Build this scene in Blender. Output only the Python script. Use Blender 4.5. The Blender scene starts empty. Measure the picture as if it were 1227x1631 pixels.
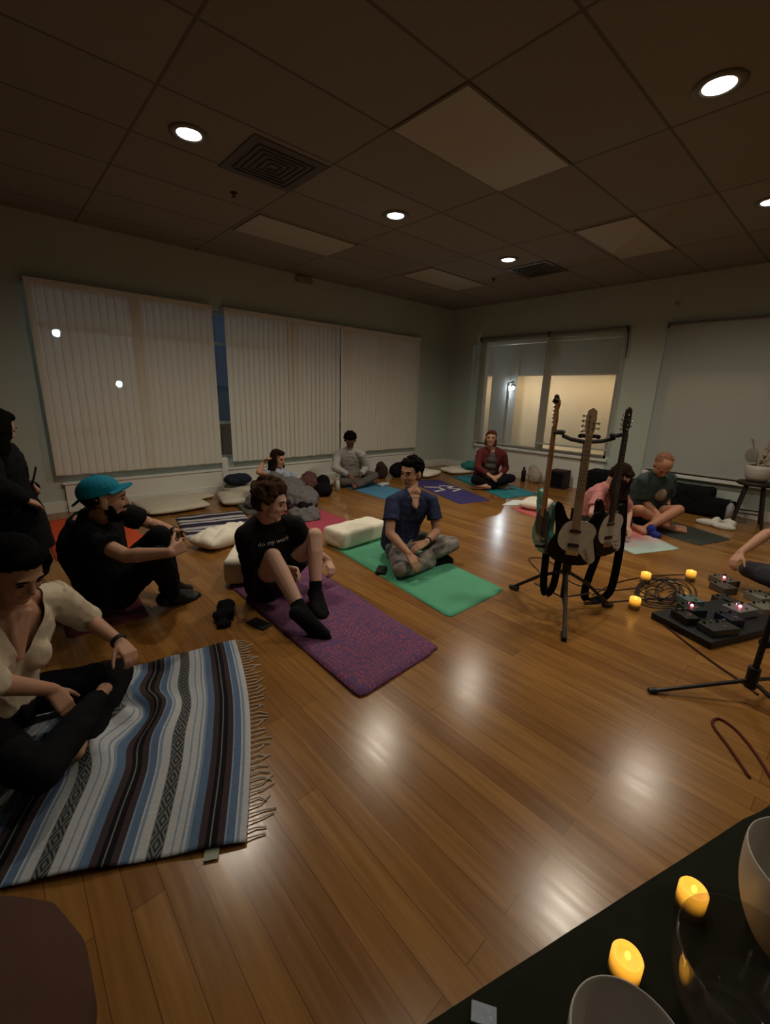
import bpy, bmesh, math, random
from mathutils import Vector, Matrix, noise

random.seed(7)
SC = bpy.context.scene
C = SC.collection
PI = math.pi
def V(*a): return Vector(a)

# ------------------------------------------------------------------ camera, world, exposure, lights
PITCH, ROLL, YAW, CAMH = -0.2642, 0.0304, 0.8307, 1.4199
fw = V(math.cos(PITCH) * math.cos(YAW), math.cos(PITCH) * math.sin(YAW), math.sin(PITCH))
rt0 = V(math.sin(YAW), -math.cos(YAW), 0)
up0 = rt0.cross(fw)
rt = rt0 * math.cos(ROLL) + up0 * math.sin(ROLL)
up = -rt0 * math.sin(ROLL) + up0 * math.cos(ROLL)
cd = bpy.data.cameras.new('camera')
cam = bpy.data.objects.new('camera', cd)
C.objects.link(cam)
M = Matrix((rt, up, -fw)).transposed().to_4x4()
M.translation = (0, 0, CAMH)
cam.matrix_world = M
cd.sensor_fit = 'HORIZONTAL'
cd.sensor_width = 36
cd.lens = 688.35 / 1227 * 36
cd.clip_start = 0.02
cd.clip_end = 200
SC.camera = cam
SC.view_settings.view_transform = 'Standard'
SC.view_settings.look = 'None'
SC.view_settings.gamma = 1
SC.view_settings.use_curve_mapping = False
SC.view_settings.exposure = 0.28
SC.cycles.use_denoising = True
SC.cycles.max_bounces = 8
SC.cycles.diffuse_bounces = 4
SC.cycles.glossy_bounces = 4
SC.cycles.transparent_max_bounces = 16
SC.cycles.caustics_reflective = False
SC.cycles.caustics_refractive = False
SC.cycles.sample_clamp_indirect = 3.0
W = bpy.data.worlds.new('night_sky')
SC.world = W
W.use_nodes = True
W.node_tree.nodes['Background'].inputs[0].default_value = (0.02, 0.028, 0.045, 1)
W.node_tree.nodes['Background'].inputs[1].default_value = 0.5

LAMP_W = 7.6          # power of each ceiling downlight
LAMP_COL = (1.0, 0.87, 0.69)
LAMP_GLOW = 9.0
CAN_SPOTS = [(1.30, 3.49), (3.19, 3.47), (5.07, 3.44), (3.19, 0.94), (5.15, 0.96)]
CAN_DIM = [(1.30, 0.94, .35), (3.19, -1.6, .7), (5.15, -1.6, .5)]
FACADE_W = 40

# ------------------------------------------------------------------ materials
def nmat(name):
    m = bpy.data.materials.new(name)
    m.use_nodes = True
    nt = m.node_tree
    return m, nt, nt.nodes['Principled BSDF']
def mat(name, col, rough=.7, var=.12, scale=12, bump=.0, bscale=None, spec=.3, metal=0, sheen=0):
    m, nt, b = nmat(name)
    N, L = nt.nodes, nt.links
    tc = N.new('ShaderNodeTexCoord')
    nz = N.new('ShaderNodeTexNoise'); nz.inputs['Scale'].default_value = scale; nz.inputs['Detail'].default_value = 4
    L.new(tc.outputs['Object'], nz.inputs['Vector'])
    cr = N.new('ShaderNodeMapRange'); cr.inputs['To Min'].default_value = 1 - var; cr.inputs['To Max'].default_value = 1 + var
    L.new(nz.outputs['Fac'], cr.inputs['Value'])
    mx = N.new('ShaderNodeVectorMath'); mx.operation = 'SCALE'
    mx.inputs[0].default_value = col[:3]
    L.new(cr.outputs['Result'], mx.inputs['Scale'])
    L.new(mx.outputs['Vector'], b.inputs['Base Color'])
    b.inputs['Roughness'].default_value = rough
    b.inputs['Specular IOR Level'].default_value = spec
    b.inputs['Metallic'].default_value = metal
    if sheen: b.inputs['Sheen Weight'].default_value = sheen
    if bump:
        n2 = N.new('ShaderNodeTexNoise'); n2.inputs['Scale'].default_value = bscale or scale * 6; n2.inputs['Detail'].default_value = 3
        L.new(tc.outputs['Object'], n2.inputs['Vector'])
        bp = N.new('ShaderNodeBump'); bp.inputs['Strength'].default_value = bump; bp.inputs['Distance'].default_value = .01
        L.new(n2.outputs['Fac'], bp.inputs['Height'])
        L.new(bp.outputs['Normal'], b.inputs['Normal'])
    return m
def emit(name, col, s):
    m, nt, b = nmat(name)
    b.inputs['Base Color'].default_value = (*col, 1)
    b.inputs['Emission Color'].default_value = (*col, 1)
    b.inputs['Emission Strength'].default_value = s
    return m
_mc = {}
def cm(col, rough=.8, bump=.25, bscale=60, **k):
    key = (tuple(col), rough, bump, bscale, tuple(sorted(k.items())))
    if key not in _mc: _mc[key] = mat('surface', col, rough, bump=bump, bscale=bscale, **k)
    return _mc[key]
def glassmat(name, tint=(1, 1, 1), refl=1.0, base=.04):
    m, nt, b = nmat(name)
    N, L = nt.nodes, nt.links
    N.remove(b)
    tr = N.new('ShaderNodeBsdfTransparent'); tr.inputs[0].default_value = (*tint, 1)
    gl = N.new('ShaderNodeBsdfGlossy'); gl.inputs['Roughness'].default_value = .03
    lw_ = N.new('ShaderNodeLayerWeight'); pw = N.new('ShaderNodeMath'); pw.operation = 'POWER'; pw.inputs[1].default_value = 3.5; L.new(lw_.outputs['Facing'], pw.inputs[0])
    fr = N.new('ShaderNodeMath'); fr.operation = 'MULTIPLY_ADD'; fr.inputs[1].default_value = .6; fr.inputs[2].default_value = .035; L.new(pw.outputs[0], fr.inputs[0])
    mx = N.new('ShaderNodeMixShader')
    L.new(fr.outputs[0], mx.inputs[0]); L.new(tr.outputs[0], mx.inputs[1]); L.new(gl.outputs[0], mx.inputs[2])
    L.new(mx.outputs[0], N['Material Output'].inputs[0])
    return m

M_wall = mat('painted wall', (.47, .53, .47), .75, .03, 3, .05, 90)
M_white = mat('white trim paint', (.72, .72, .67), .5, .03, 4)
M_black = mat('black plastic', (.012, .012, .013), .45, .2, 10)
M_blackcloth = mat('black cloth', (.008, .008, .010), .95, .25, 9, .3, 160, spec=.1)
M_metal = mat('black tube metal', (.02, .018, .018), .35, .1, 5, metal=.3)
M_chrome = mat('chrome', (.6, .58, .55), .25, .05, 5, metal=1)
M_pillow = mat('off white cotton', (.80, .76, .64), .9, .05, 5, .35, 18)
M_glass = glassmat('window glass')
M_eye = mat('eye', (.02, .012, .01), .25, .05, 5)

# ------------------------------------------------------------------ object helpers
def tag(o, label=None, cat=None, group=None, kind=None):
    if label: o['label'] = label
    if cat: o['category'] = cat
    if group: o['group'] = group
    if kind: o['kind'] = kind
    return o
def link(name, bm, m, parent=None, smooth=False):
    me = bpy.data.meshes.new(name)
    bmesh.ops.recalc_face_normals(bm, faces=bm.faces)
    bm.to_mesh(me); bm.free()
    if smooth:
        for p in me.polygons: p.use_smooth = True
    o = bpy.data.objects.new(name, me)
    C.objects.link(o)
    for mm in (m if isinstance(m, (list, tuple)) else [m]): me.materials.append(mm)
    if parent:
        o.parent = parent
        o.matrix_parent_inverse = wm(parent).inverted()
    return o
def wm(o):
    m = Matrix.LocRotScale(o.location, o.rotation_euler, o.scale) if o.type == 'EMPTY' or True else None
    return (wm(o.parent) @ o.matrix_parent_inverse @ m) if o.parent else m
def thing(name, loc, label, cat, group=None, rz=0):
    o = bpy.data.objects.new(name, None)
    C.objects.link(o)
    o.empty_display_size = .1
    o.location = loc; o.rotation_euler = (0, 0, rz)
    return tag(o, label, cat, group)
def copy_tree(o, parent=None):
    kids = [c for c in bpy.data.objects if c.parent == o]
    c = o.copy(); C.objects.link(c)
    if parent: c.parent = parent
    for k in kids: copy_tree(k, c)
    return c
def BM(): return bmesh.new()
def box(bm, lo, hi, M=None, bev=0):
    r = bmesh.ops.create_cube(bm, size=1)
    vs = r['verts']
    lo, hi = Vector(lo), Vector(hi)
    s = hi - lo; c = (hi + lo) / 2
    for v in vs: v.co = Vector((v.co.x * s.x, v.co.y * s.y, v.co.z * s.z)) + c
    if bev:
        es = list({e for v in vs for e in v.link_edges})
        rr = bmesh.ops.bevel(bm, geom=es, offset=bev, segments=3, affect='EDGES', profile=.6)
        vs = list({v for f in rr['faces'] for v in f.verts} | {v for v in vs if v.is_valid})
    if M: 
        for v in vs: v.co = M @ v.co
    return vs
def basis(d):
    d = d.normalized()
    a = V(0, 0, 1) if abs(d.z) < .9 else V(1, 0, 0)
    x = d.cross(a).normalized(); y = d.cross(x)
    return x, y, d
def loft(bm, rings, cap=True):
    R = [[bm.verts.new(p) for p in r] for r in rings]
    n = len(R[0])
    for a, b in zip(R, R[1:]):
        for i in range(n): bm.faces.new((a[i], a[(i + 1) % n], b[(i + 1) % n], b[i]))
    if cap:
        bm.faces.new(R[0][::-1]); bm.faces.new(R[-1])
    return R
def ring(c, x, y, rx, ry, n=14):
    return [c + x * (rx * math.cos(2 * PI * i / n)) + y * (ry * math.sin(2 * PI * i / n)) for i in range(n)]
def tube(bm, a, b, ra, rb=None, n=12):
    a, b = Vector(a), Vector(b)
    if (b - a).length < 1e-5: return
    x, y, d = basis(b - a)
    rb = ra if rb is None else rb
    loft(bm, [ring(a, x, y, ra, ra, n), ring(b, x, y, rb, rb, n)])
def path(bm, pts, r, n=8):
    """tube along points; r is a number or list"""
    pts = [Vector(p) for p in pts]
    rs = r if isinstance(r, (list, tuple)) else [r] * len(pts)
    rings = []; px = None
    for i, p in enumerate(pts):
        d = (pts[min(i + 1, len(pts) - 1)] - pts[max(i - 1, 0)]).normalized()
        if px is None: x, y, _ = basis(d)
        else:
            x = (px - d * px.dot(d)).normalized(); y = d.cross(x)
        px = x
        rings.append(ring(p, x, y, rs[i], rs[i], n))
    loft(bm, rings)
def capsule(bm, a, b, ra, rb=None):
    rb = ra if rb is None else rb
    tube(bm, a, b, ra, rb); ball(bm, a, ra); ball(bm, b, rb)
def ball(bm, c, r, M=None, u=14, v=9):
    rr = bmesh.ops.create_uvsphere(bm, u_segments=u, v_segments=v, radius=1)
    r = r if isinstance(r, (tuple, list, Vector)) else (r, r, r)
    for q in rr['verts']:
        q.co = Vector((q.co.x * r[0], q.co.y * r[1], q.co.z * r[2]))
        if M: q.co = M @ q.co
        q.co += Vector(c)
def spline(pts, k=8, closed=False):
    pts = [Vector(p) for p in pts]; out = []
    n = len(pts); rng = range(n) if closed else range(n - 1)
    for i in rng:
        g = (lambda j: pts[j % n]) if closed else (lambda j: pts[max(0, min(n - 1, j))])
        p0, p1, p2, p3 = g(i - 1), g(i), g(i + 1), g(i + 2)
        for t in range(k):
            t /= k
            out.append(.5 * ((2 * p1) + (p2 - p0) * t + (2 * p0 - 5 * p1 + 4 * p2 - p3) * t * t + (3 * p1 - p0 - 3 * p2 + p3) * t ** 3))
    if not closed: out.append(pts[-1])
    return out
def lathe(bm, prof, c=(0, 0, 0), n=40):
    c = Vector(c)
    rings = [[c + V(r * math.cos(2 * PI * i / n), r * math.sin(2 * PI * i / n), z) for i in range(n)] for r, z in prof]
    return loft(bm, rings)
def remesh(name, bm, m, vox, parent=None, smooth=4, disp=0, dscale=8, dfun=None):
    me = bpy.data.meshes.new('tmp'); bm.to_mesh(me); bm.free()
    o = bpy.data.objects.new('tmp', me); C.objects.link(o)
    r = o.modifiers.new('r', 'REMESH'); r.mode = 'VOXEL'; r.voxel_size = vox
    s = o.modifiers.new('s', 'SMOOTH'); s.iterations = smooth; s.factor = .5
    dg = bpy.context.evaluated_depsgraph_get()
    me2 = bpy.data.meshes.new_from_object(o.evaluated_get(dg))
    bpy.data.objects.remove(o); bpy.data.meshes.remove(me)
    me2.name = name
    if disp or dfun:
        ns = [v.normal.copy() for v in me2.vertices]
        for v, nn in zip(me2.vertices, ns):
            if disp:
                q = v.co * dscale
                h = noise.noise(q) + .5 * noise.noise(q * 2.3) + .6 * (1 - abs(noise.noise(q * 1.4 + V(3, 7, 1))) * 3)
                v.co += nn * (h * disp)
            if dfun: v.co += dfun(v.co, nn)
    for p in me2.polygons: p.use_smooth = True
    me2.materials.clear(); me2.materials.append(m)
    ob = bpy.data.objects.new(name, me2); C.objects.link(ob)
    if parent:
        ob.parent = parent; ob.matrix_parent_inverse = wm(parent).inverted()
    return ob
def struct(name, bm, m, parent=None):
    o = link(name, bm, m, parent)
    if not parent: o['kind'] = 'structure'
    return o

# ------------------------------------------------------------------ the room
XW, YW, H = 7.2, 6.0655, 3.0759
XL, YN = -3.2, -3.4
def floor_mat():
    m, nt, b = nmat('laminate floor')
    N, L = nt.nodes, nt.links
    tc = N.new('ShaderNodeTexCoord')
    mp = N.new('ShaderNodeMapping'); mp.inputs['Rotation'].default_value = (0, 0, PI / 2)
    L.new(tc.outputs['Object'], mp.inputs[0])
    br = N.new('ShaderNodeTexBrick'); br.offset = .37; br.squash = 1
    br.inputs['Scale'].default_value = 1
    br.inputs['Brick Width'].default_value = 1.1; br.inputs['Row Height'].default_value = .088
    br.inputs['Mortar Size'].default_value = .0012; br.inputs['Mortar Smooth'].default_value = .3; br.inputs['Bias'].default_value = -.1
    br.inputs['Color1'].default_value = (.30, .145, .036, 1); br.inputs['Color2'].default_value = (.20, .086, .021, 1)
    br.inputs['Mortar'].default_value = (.12, .04, .01, 1)
    L.new(mp.outputs[0], br.inputs['Vector'])
    m2 = N.new('ShaderNodeMapping'); m2.inputs['Scale'].default_value = (45, 2.5, 1)
    L.new(tc.outputs['Object'], m2.inputs[0])
    nz = N.new('ShaderNodeTexNoise'); nz.inputs['Scale'].default_value = 1; nz.inputs['Detail'].default_value = 5
    L.new(m2.outputs[0], nz.inputs['Vector'])
    mr = N.new('ShaderNodeMapRange'); mr.inputs['From Min'].default_value = .3; mr.inputs['From Max'].default_value = .7
    mr.inputs['To Min'].default_value = .78; mr.inputs['To Max'].default_value = 1.12
    L.new(nz.outputs['Fac'], mr.inputs[0])
    sc = N.new('ShaderNodeVectorMath'); sc.operation = 'SCALE'
    L.new(br.outputs['Color'], sc.inputs[0]); L.new(mr.outputs[0], sc.inputs['Scale'])
    L.new(sc.outputs[0], b.inputs['Base Color'])
    rr = N.new('ShaderNodeMapRange'); rr.inputs['To Min'].default_value = .17; rr.inputs['To Max'].default_value = .29
    L.new(nz.outputs['Fac'], rr.inputs[0]); L.new(rr.outputs[0], b.inputs['Roughness'])
    b.inputs['Specular IOR Level'].default_value = .5
    bp = N.new('ShaderNodeBump'); bp.inputs['Strength'].default_value = .08; bp.inputs['Distance'].default_value = .003
    L.new(nz.outputs['Fac'], bp.inputs['Height']); L.new(bp.outputs[0], b.inputs['Normal'])
    return m
def ceil_mat():
    m, nt, b = nmat('ceiling tiles')
    N, L = nt.nodes, nt.links
    tc = N.new('ShaderNodeTexCoord')
    mp = N.new('ShaderNodeMapping'); mp.inputs['Location'].default_value = (-2.22, -1.865, 0)
    L.new(tc.outputs['Object'], mp.inputs[0])
    br = N.new('ShaderNodeTexBrick'); br.offset = 0; br.squash = 1
    br.inputs['Scale'].default_value = 1; br.inputs['Brick Width'].default_value = 1.22; br.inputs['Row Height'].default_value = .625
    br.inputs['Mortar Size'].default_value = .011; br.inputs['Mortar Smooth'].default_value = .2
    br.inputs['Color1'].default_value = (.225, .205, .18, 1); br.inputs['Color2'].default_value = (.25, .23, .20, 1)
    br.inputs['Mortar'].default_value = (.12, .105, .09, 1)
    L.new(mp.outputs[0], br.inputs['Vector']); L.new(br.outputs['Color'], b.inputs['Base Color'])
    b.inputs['Roughness'].default_value = .9
    nz = N.new('ShaderNodeTexNoise'); nz.inputs['Scale'].default_value = 120; L.new(tc.outputs['Object'], nz.inputs['Vector'])
    bp = N.new('ShaderNodeBump'); bp.inputs['Strength'].default_value = .2; bp.inputs['Distance'].default_value = .005
    L.new(nz.outputs['Fac'], bp.inputs['Height']); L.new(bp.outputs[0], b.inputs['Normal'])
    return m
b = BM(); box(b, (XL, YN, -.1), (XW, YW, 0)); struct('floor', b, floor_mat())
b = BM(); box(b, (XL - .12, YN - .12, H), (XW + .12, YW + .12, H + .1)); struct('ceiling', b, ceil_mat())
# left wall, with its long window opening
WX0, WX1, WZ0, WZ1 = .50, 6.20, .47, 2.42
b = BM()
box(b, (XL, YW, 0), (WX0, YW + .12, H)); box(b, (WX1, YW, 0), (XW + .12, YW + .12, H))
box(b, (WX0, YW, WZ1), (WX1, YW + .12, H)); box(b, (WX0, YW, 0), (WX1, YW + .12, WZ0))
struct('wall_left', b, M_wall)
# right wall with two openings
b = BM()
R1 = (2.74, 5.22); R2 = (-.9, 2.12); RZ0, RZ1 = .54, 2.42
box(b, (XW, R1[1], 0), (XW + .12, YW, H)); box(b, (XW, R2[1], 0), (XW + .12, R1[0], H)); box(b, (XW, YN, 0), (XW + .12, R2[0], H))
for r, z0 in ((R1, .54), (R2, .46)):
    box(b, (XW, r[0], 0), (XW + .12, r[1], z0)); box(b, (XW, r[0], RZ1), (XW + .12, r[1], H))
struct('wall_right', b, M_wall)
b = BM(); box(b, (XL - .12, YN, 0), (XL, YW + .12, H)); struct('wall_back', b, M_wall)
b = BM(); box(b, (XL, YN - .12, 0), (XW + .12, YN, H)); struct('wall_near', b, M_wall)
# knee-wall panels and baseboards
b = BM(); box(b, (WX0 + .04, YW - .035, 0), (WX1, YW, .32), bev=.004); struct('trim_1', b, M_white)
b = BM(); box(b, (WX0 + .02, YW - .05, .32), (WX1 + .02, YW, .345), bev=.005); struct('trim_2', b, M_white)
b = BM(); box(b, (2.36, YW - .058, 0), (2.44, YW + .0, .50), bev=.004); struct('trim_3', b, M_white)
b = BM(); box(b, (XL, YW - .018, 0), (WX0 + .04, YW, .13), bev=.004); box(b, (WX1, YW - .018, 0), (XW, YW, .13), bev=.004)
box(b, (WX0 + .04, YW - .048, 0), (WX1, YW - .035, .11), bev=.003); struct('baseboard_left', b, M_white)
b = BM(); box(b, (XW - .018, YN, 0), (XW, YW, .13), bev=.004); struct('baseboard_right', b, M_white)
b = BM(); box(b, (XW - .02, 3.9, .13), (XW, 3.98, .5), bev=.004); box(b, (XW - .012, R1[0], .13), (XW, R1[1], .50)); struct('trim_4', b, M_white)
b = BM(); box(b, (XW - .06, R1[0] - .04, .50), (XW + .11, R1[1] + .04, .54), bev=.006); struct('trim_5', b, M_white)
b = BM(); box(b, (XW - .08, R2[0] - .04, .415), (XW + .11, R2[1] + .04, .46), bev=.006); struct('trim_6', b, M_white)
# window frames and panes
M_alu = mat('window frame', (.30, .29, .26), .4, .05, 6)
def win(n, axis, a0, a1, z0, z1, off, mull, rails):
    b = BM()
    def bx(a, c, z, zz, w=.03):
        if axis == 'x': box(b, (a, off - w, z), (c, off + w, zz))
        else: box(b, (off - w, a, z), (off + w, c, zz))
    bx(a0, a1, z0, z0 + .05); bx(a0, a1, z1 - .05, z1); bx(a0, a0 + .05, z0, z1); bx(a1 - .05, a1, z0, z1)
    for mm in mull: bx(mm - .05, mm + .05, z0, z1, .05)
    for rr in rails: bx(a0, a1, rr - .02, rr + .02, .02)
    o = struct('window_%d' % n, b, M_alu)
    b = BM()
    if axis == 'x': box(b, (a0 + .01, off - .003, z0 + .01), (a1 - .01, off + .003, z1 - .01))
    else: box(b, (off - .003, a0 + .01, z0 + .01), (off + .003, a1 - .01, z1 - .01))
    link('pane', b, M_glass, o)
win(1, 'x', WX0, WX1, WZ0, WZ1, YW + .07, (1.45, 3.4, 4.38, 5.3), (2.02, .98))
win(2, 'y', R1[0], R1[1], .54, RZ1, XW + .07, (3.93,), ())
win(3, 'y', R2[0], R2[1], .46, RZ1, XW + .07, (.6,), ())

# ------------------------------------------------------------------ outside the windows
M_fac = mat('stucco facade', (.86, .68, .44), .9, .05, 2, .1, 40)
M_pave = mat('asphalt', (.10, .10, .10), .9, .2, 3)
b = BM(); box(b, (XL - 6, YW + .12, -.16), (XW + 22, YW + 14, -.06)); box(b, (XW + .12, -12, -.16), (XW + 22, YW + .12, -.06)); struct('trim_7', b, M_pave)
b = BM(); box(b, (10.2, -2.5, -.06), (10.45, 13.5, 1.98)); fac = link('neighbouring_building', b, M_fac)
tag(fac, 'lamp-lit cream building wall outside, seen through the sheer roller shades', 'building')
b = BM(); box(b, (9.5, -2.5, 1.98), (12.5, 13.5, 2.7)); link('roof_overhang', b, mat('dark fascia', (.05, .05, .05), .8), fac)
b = BM(); box(b, (9.0, 5.75, -.06), (9.3, 6.25, 2.9), bev=.01)
tag(link('porch_column', b, mat('grey column', (.22, .23, .23), .8)), 'grey porch column outside behind the left sheer shade', 'column')
ld = bpy.data.lights.new('porch_lamp_light', 'AREA'); ld.energy = FACADE_W; ld.color = (1, .80, .52); ld.shape = 'RECTANGLE'; ld.size = .2; ld.size_y = 7
lo = bpy.data.objects.new('porch_lamp_light', ld); C.objects.link(lo); lo.location = (9.62, 4.6, 1.93)
lo.rotation_euler = V(.5, 0, -1).to_track_quat('-Z', 'X').to_euler()
def outdoor_lamp(x, y, z, r, s, col, label, power=0, cat='lamp'):
    t = thing('street_lamp', (x, y, -.06), label, cat, None)
    b = BM(); path(b, [(x, y + .12, -.06), (x, y + .12, z + .1), (x, y, z + .12)], .03); link('pole', b, M_metal, t)
    b = BM(); box(b, (x - r * 1.4, y - r * 1.4, z + r), (x + r * 1.4, y + r * 1.4, z + r + .05)); link('hood', b, M_metal, t)
    b = BM(); ball(b, (x, y, z), r); link('bulb', b, emit('bulb glow', col, s), t, True)
    if power:
        l = bpy.data.lights.new('l', 'POINT'); l.energy = power; l.color = col; l.shadow_soft_size = r
        q = bpy.data.objects.new('lamp_light', l); C.objects.link(q); q.location = (x, y - .02, z - r * 1.6); q.parent = t; q.matrix_parent_inverse = wm(t).inverted()
outdoor_lamp(1.026, 9, 2.22, .055, 400, (.45, .8, 1), 'small cool street lamp outside, showing through the upper left of the leftmost blind')
outdoor_lamp(1.81, 9, 1.466, .05, 400, (.45, .75, 1), 'small cool lamp outside, showing through the middle of the leftmost blind')
outdoor_lamp(6.44, 9, 2.43, .04, 300, (.9, .95, 1), 'tiny white lamp outside, showing near the top of the middle blind')
outdoor_lamp(8.9, 5.60, 1.665, .026, 1500, (.85, .95, 1), 'bright white point lamp outside the left sheer shade')
b = BM(); box(b, (.9, 8.2, -.06), (3.6, 8.4, .8)); tag(link('garden_wall', b, cm((.30, .17, .08))), 'low brown wall outside, seen in the gap between the blinds', 'wall')
b = BM(); box(b, (2.0, 10.2, -.06), (5.2, 11.2, 1.5), bev=.3); tag(link('parked_van', b, cm((.05, .06, .075), .5)), 'dark blue-grey vehicle outside, glimpsed in the gap between the blinds', 'vehicle')

# ------------------------------------------------------------------ blinds and shades
def sheer(name, col, tp, tl=.3):
    m, nt, b = nmat(name)
    N, L = nt.nodes, nt.links
    b.inputs['Base Color'].default_value = (*col, 1); b.inputs['Roughness'].default_value = .9; b.inputs['Specular IOR Level'].default_value = .1
    tc = N.new('ShaderNodeTexCoord'); wv = N.new('ShaderNodeTexNoise'); wv.inputs['Scale'].default_value = 180
    L.new(tc.outputs['Object'], wv.inputs['Vector'])
    bp = N.new('ShaderNodeBump'); bp.inputs['Strength'].default_value = .15; bp.inputs['Distance'].default_value = .003
    L.new(wv.outputs['Fac'], bp.inputs['Height']); L.new(bp.outputs[0], b.inputs['Normal'])
    t1 = N.new('ShaderNodeBsdfTranslucent'); t1.inputs[0].default_value = (*col, 1)
    m1 = N.new('ShaderNodeMixShader'); m1.inputs[0].default_value = tl
    L.new(b.outputs[0], m1.inputs[1]); L.new(t1.outputs[0], m1.inputs[2])
    t2 = N.new('ShaderNodeBsdfTransparent'); m2 = N.new('ShaderNodeMixShader'); m2.inputs[0].default_value = tp
    L.new(m1.outputs[0], m2.inputs[1]); L.new(t2.outputs[0], m2.inputs[2])
    L.new(m2.outputs[0], N['Material Output'].inputs[0])
    return m
M_slat = sheer('blind fabric', (.74, .69, .59), .02, .12)
M_slat2 = sheer('blind fabric pale', (.76, .72, .62), .015, .12)
def vblind(x0, x1, ang, lab, z0=.44, z1=2.45, seed=1, m=None, gaps=()):
    rnd = random.Random(seed)
    yc = YW - .085
    t = thing('vertical_blind', ((x0 + x1) / 2, yc, z0), lab, 'window blind', 'vertical blinds along the long wall')
    b = BM(); box(b, (x0, yc - .02, z1 - .035), (x1, YW, z1 + .01), bev=.004); link('head_rail', b, M_white, t)
    b = BM(); w = .089; n = round((x1 - x0 - w * .9) / (w * .86)); st = (x1 - x0 - w) / n
    for i in range(n + 1):
        cx = x0 + w / 2 + i * st
        a = ang + rnd.uniform(-.03, .03)
        dx, dy = math.cos(a) * w / 2, math.sin(a) * w / 2
        pts = []
        for s in (-1, -.5, 0, .5, 1): pts.append(V(cx + s * dx, yc + s * dy - .004 * (1 - s * s), 0))
        zb = z0 + rnd.uniform(-.004, .004)
        for k in range(4):
            q = [bv for bv in (pts[k], pts[k + 1])]
            vs = []
            for zz in (zb, z1 - .03):
                for p in q: vs.append(b.verts.new((p.x, p.y - .0006, zz)))
            b.faces.new((vs[0], vs[1], vs[3], vs[2]))
    bmesh.ops.remove_doubles(b, verts=b.verts, dist=.0002)
    o = link('slats', b, m or M_slat, t, True)
    b = BM()
    tube(b, (x1 - .03, yc - .03, z1 - .03), (x1 - .03, yc - .03, 1.3), .004); link('wand', b, M_white, t)
    return t
vblind(.474, 2.352, .10, 'off-white vertical blind, leftmost and flattest, above the man in the turquoise cap', .44, 2.45, 1)
vblind(2.50, 4.378, .20, 'off-white vertical blind in the middle, its slats visibly turned, right of the dark gap', .44, 2.45, 2, M_slat2)
vblind(4.392, 6.23, .11, 'off-white vertical blind nearest the room corner, behind the man in grey', .44, 2.45, 3, M_slat2)
M_shade = sheer('sheer roller shade', (.42, .42, .36), .40, .4)
M_shade2 = sheer('dense roller shade', (.42, .455, .44), .02, .15)
def shade(y0, y1, z0, z1, m, lab, name='roller_shade', x=XW - .075):
    t = thing(name, (x, (y0 + y1) / 2, z0), lab, 'roller shade')
    b = BM(); n = 24
    rows = []
    for j in range(13):
        z = z0 + (z1 - z0) * j / 12
        rows.append([b.verts.new((x + .004 * math.sin(i * .9 + j * .4), y0 + (y1 - y0) * i / n, z)) for i in range(n + 1)])
    for r, s in zip(rows, rows[1:]):
        for i in range(n): b.faces.new((r[i], r[i + 1], s[i + 1], s[i]))
    link('shade_cloth', b, m, t, True)
    b = BM(); tube(b, (x + .02, y0 - .015, z1 + .01), (x + .02, y1 + .015, z1 + .01), .022); link('roller', b, cm((.2, .19, .16)), t)
    b = BM(); box(b, (x - .008, y0, z0 - .02), (x + .008, y1, z0 + .008), bev=.003); link('hem_bar', b, cm((.42, .41, .36)), t)
    for yy in (y0 - .012, y1 + .004):
        b = BM(); box(b, (x - .02, yy, z1 - .03), (XW - .004, yy + .008, z1 + .04)); link('bracket', b, M_black, t)
shade(3.915, 5.26, .60, 2.47, M_shade, 'sheer grey roller shade behind the woman in the red cardigan')
shade(2.70, 3.905, .69, 2.46, M_shade, 'sheer grey roller shade behind the guitar necks')
shade(-1.0, 2.15, .505, 2.45, M_shade2, 'wide opaque grey roller shade right of the guitars, above the potted branches')
b = BM(); path(b, spline([(XW - .05, 2.68, 2.44), (XW - .05, 2.67, 2.3), (XW - .05, 2.66, 2.05), (XW - .045, 2.665, 2.28), (XW - .04, 2.68, 2.44)]), .006)
tag(link('shade_chain', b, M_black), 'dark looped shade chain at the right edge of the sheer shades', 'cord')

# ------------------------------------------------------------------ ceiling fittings
M_trim = mat('lamp trim', (.20, .18, .16), .6)
M_bulb = emit('downlight face', (1, .9, .78), LAMP_GLOW)
def can(x, y, pw, label, vis=True):
    t = thing('ceiling_downlight', (x, y, H), label, 'downlight', 'round recessed ceiling downlights')
    b = BM()
    lathe(b, [(.08, H + .002), (.125, H + .001), (.125, H - .008), (.088, H - .012), (.076, H - .004)], (x, y, 0)); link('trim_ring', b, M_trim, t, True)
    b = BM(); lathe(b, [(.001, H - .012), (.05, H - .011), (.078, H - .006), (.078, H + .002), (.001, H + .002)], (x, y, 0), 32); link('lamp_face', b, M_bulb, t, True)
    l = bpy.data.lights.new('downlight_beam', 'SPOT'); l.energy = LAMP_W * pw * 10; l.color = LAMP_COL
    l.spot_size = 2.75; l.spot_blend = .8; l.shadow_soft_size = .09
    q = bpy.data.objects.new('downlight_beam', l); C.objects.link(q); q.location = (x, y, H - .03)
    q.parent = t; q.matrix_parent_inverse = wm(t).inverted()
can(*CAN_SPOTS[0], 1, 'ceiling downlight above the left blind, left of the big dark vent')
can(*CAN_SPOTS[1], 1, 'ceiling downlight in the centre, right of the big dark vent')
can(*CAN_SPOTS[2], 1, 'small far ceiling downlight beside the small dark vent')
can(*CAN_SPOTS[3], 1, 'largest ceiling downlight, at the upper right')
can(*CAN_SPOTS[4], 1, 'ceiling downlight cut by the right edge of the picture')
for x, y, pw in CAN_DIM: can(x, y, pw, 'recessed downlight out of view')
M_panel = mat('troffer diffuser', (.42, .40, .35), .6, .03, 4)
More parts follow.
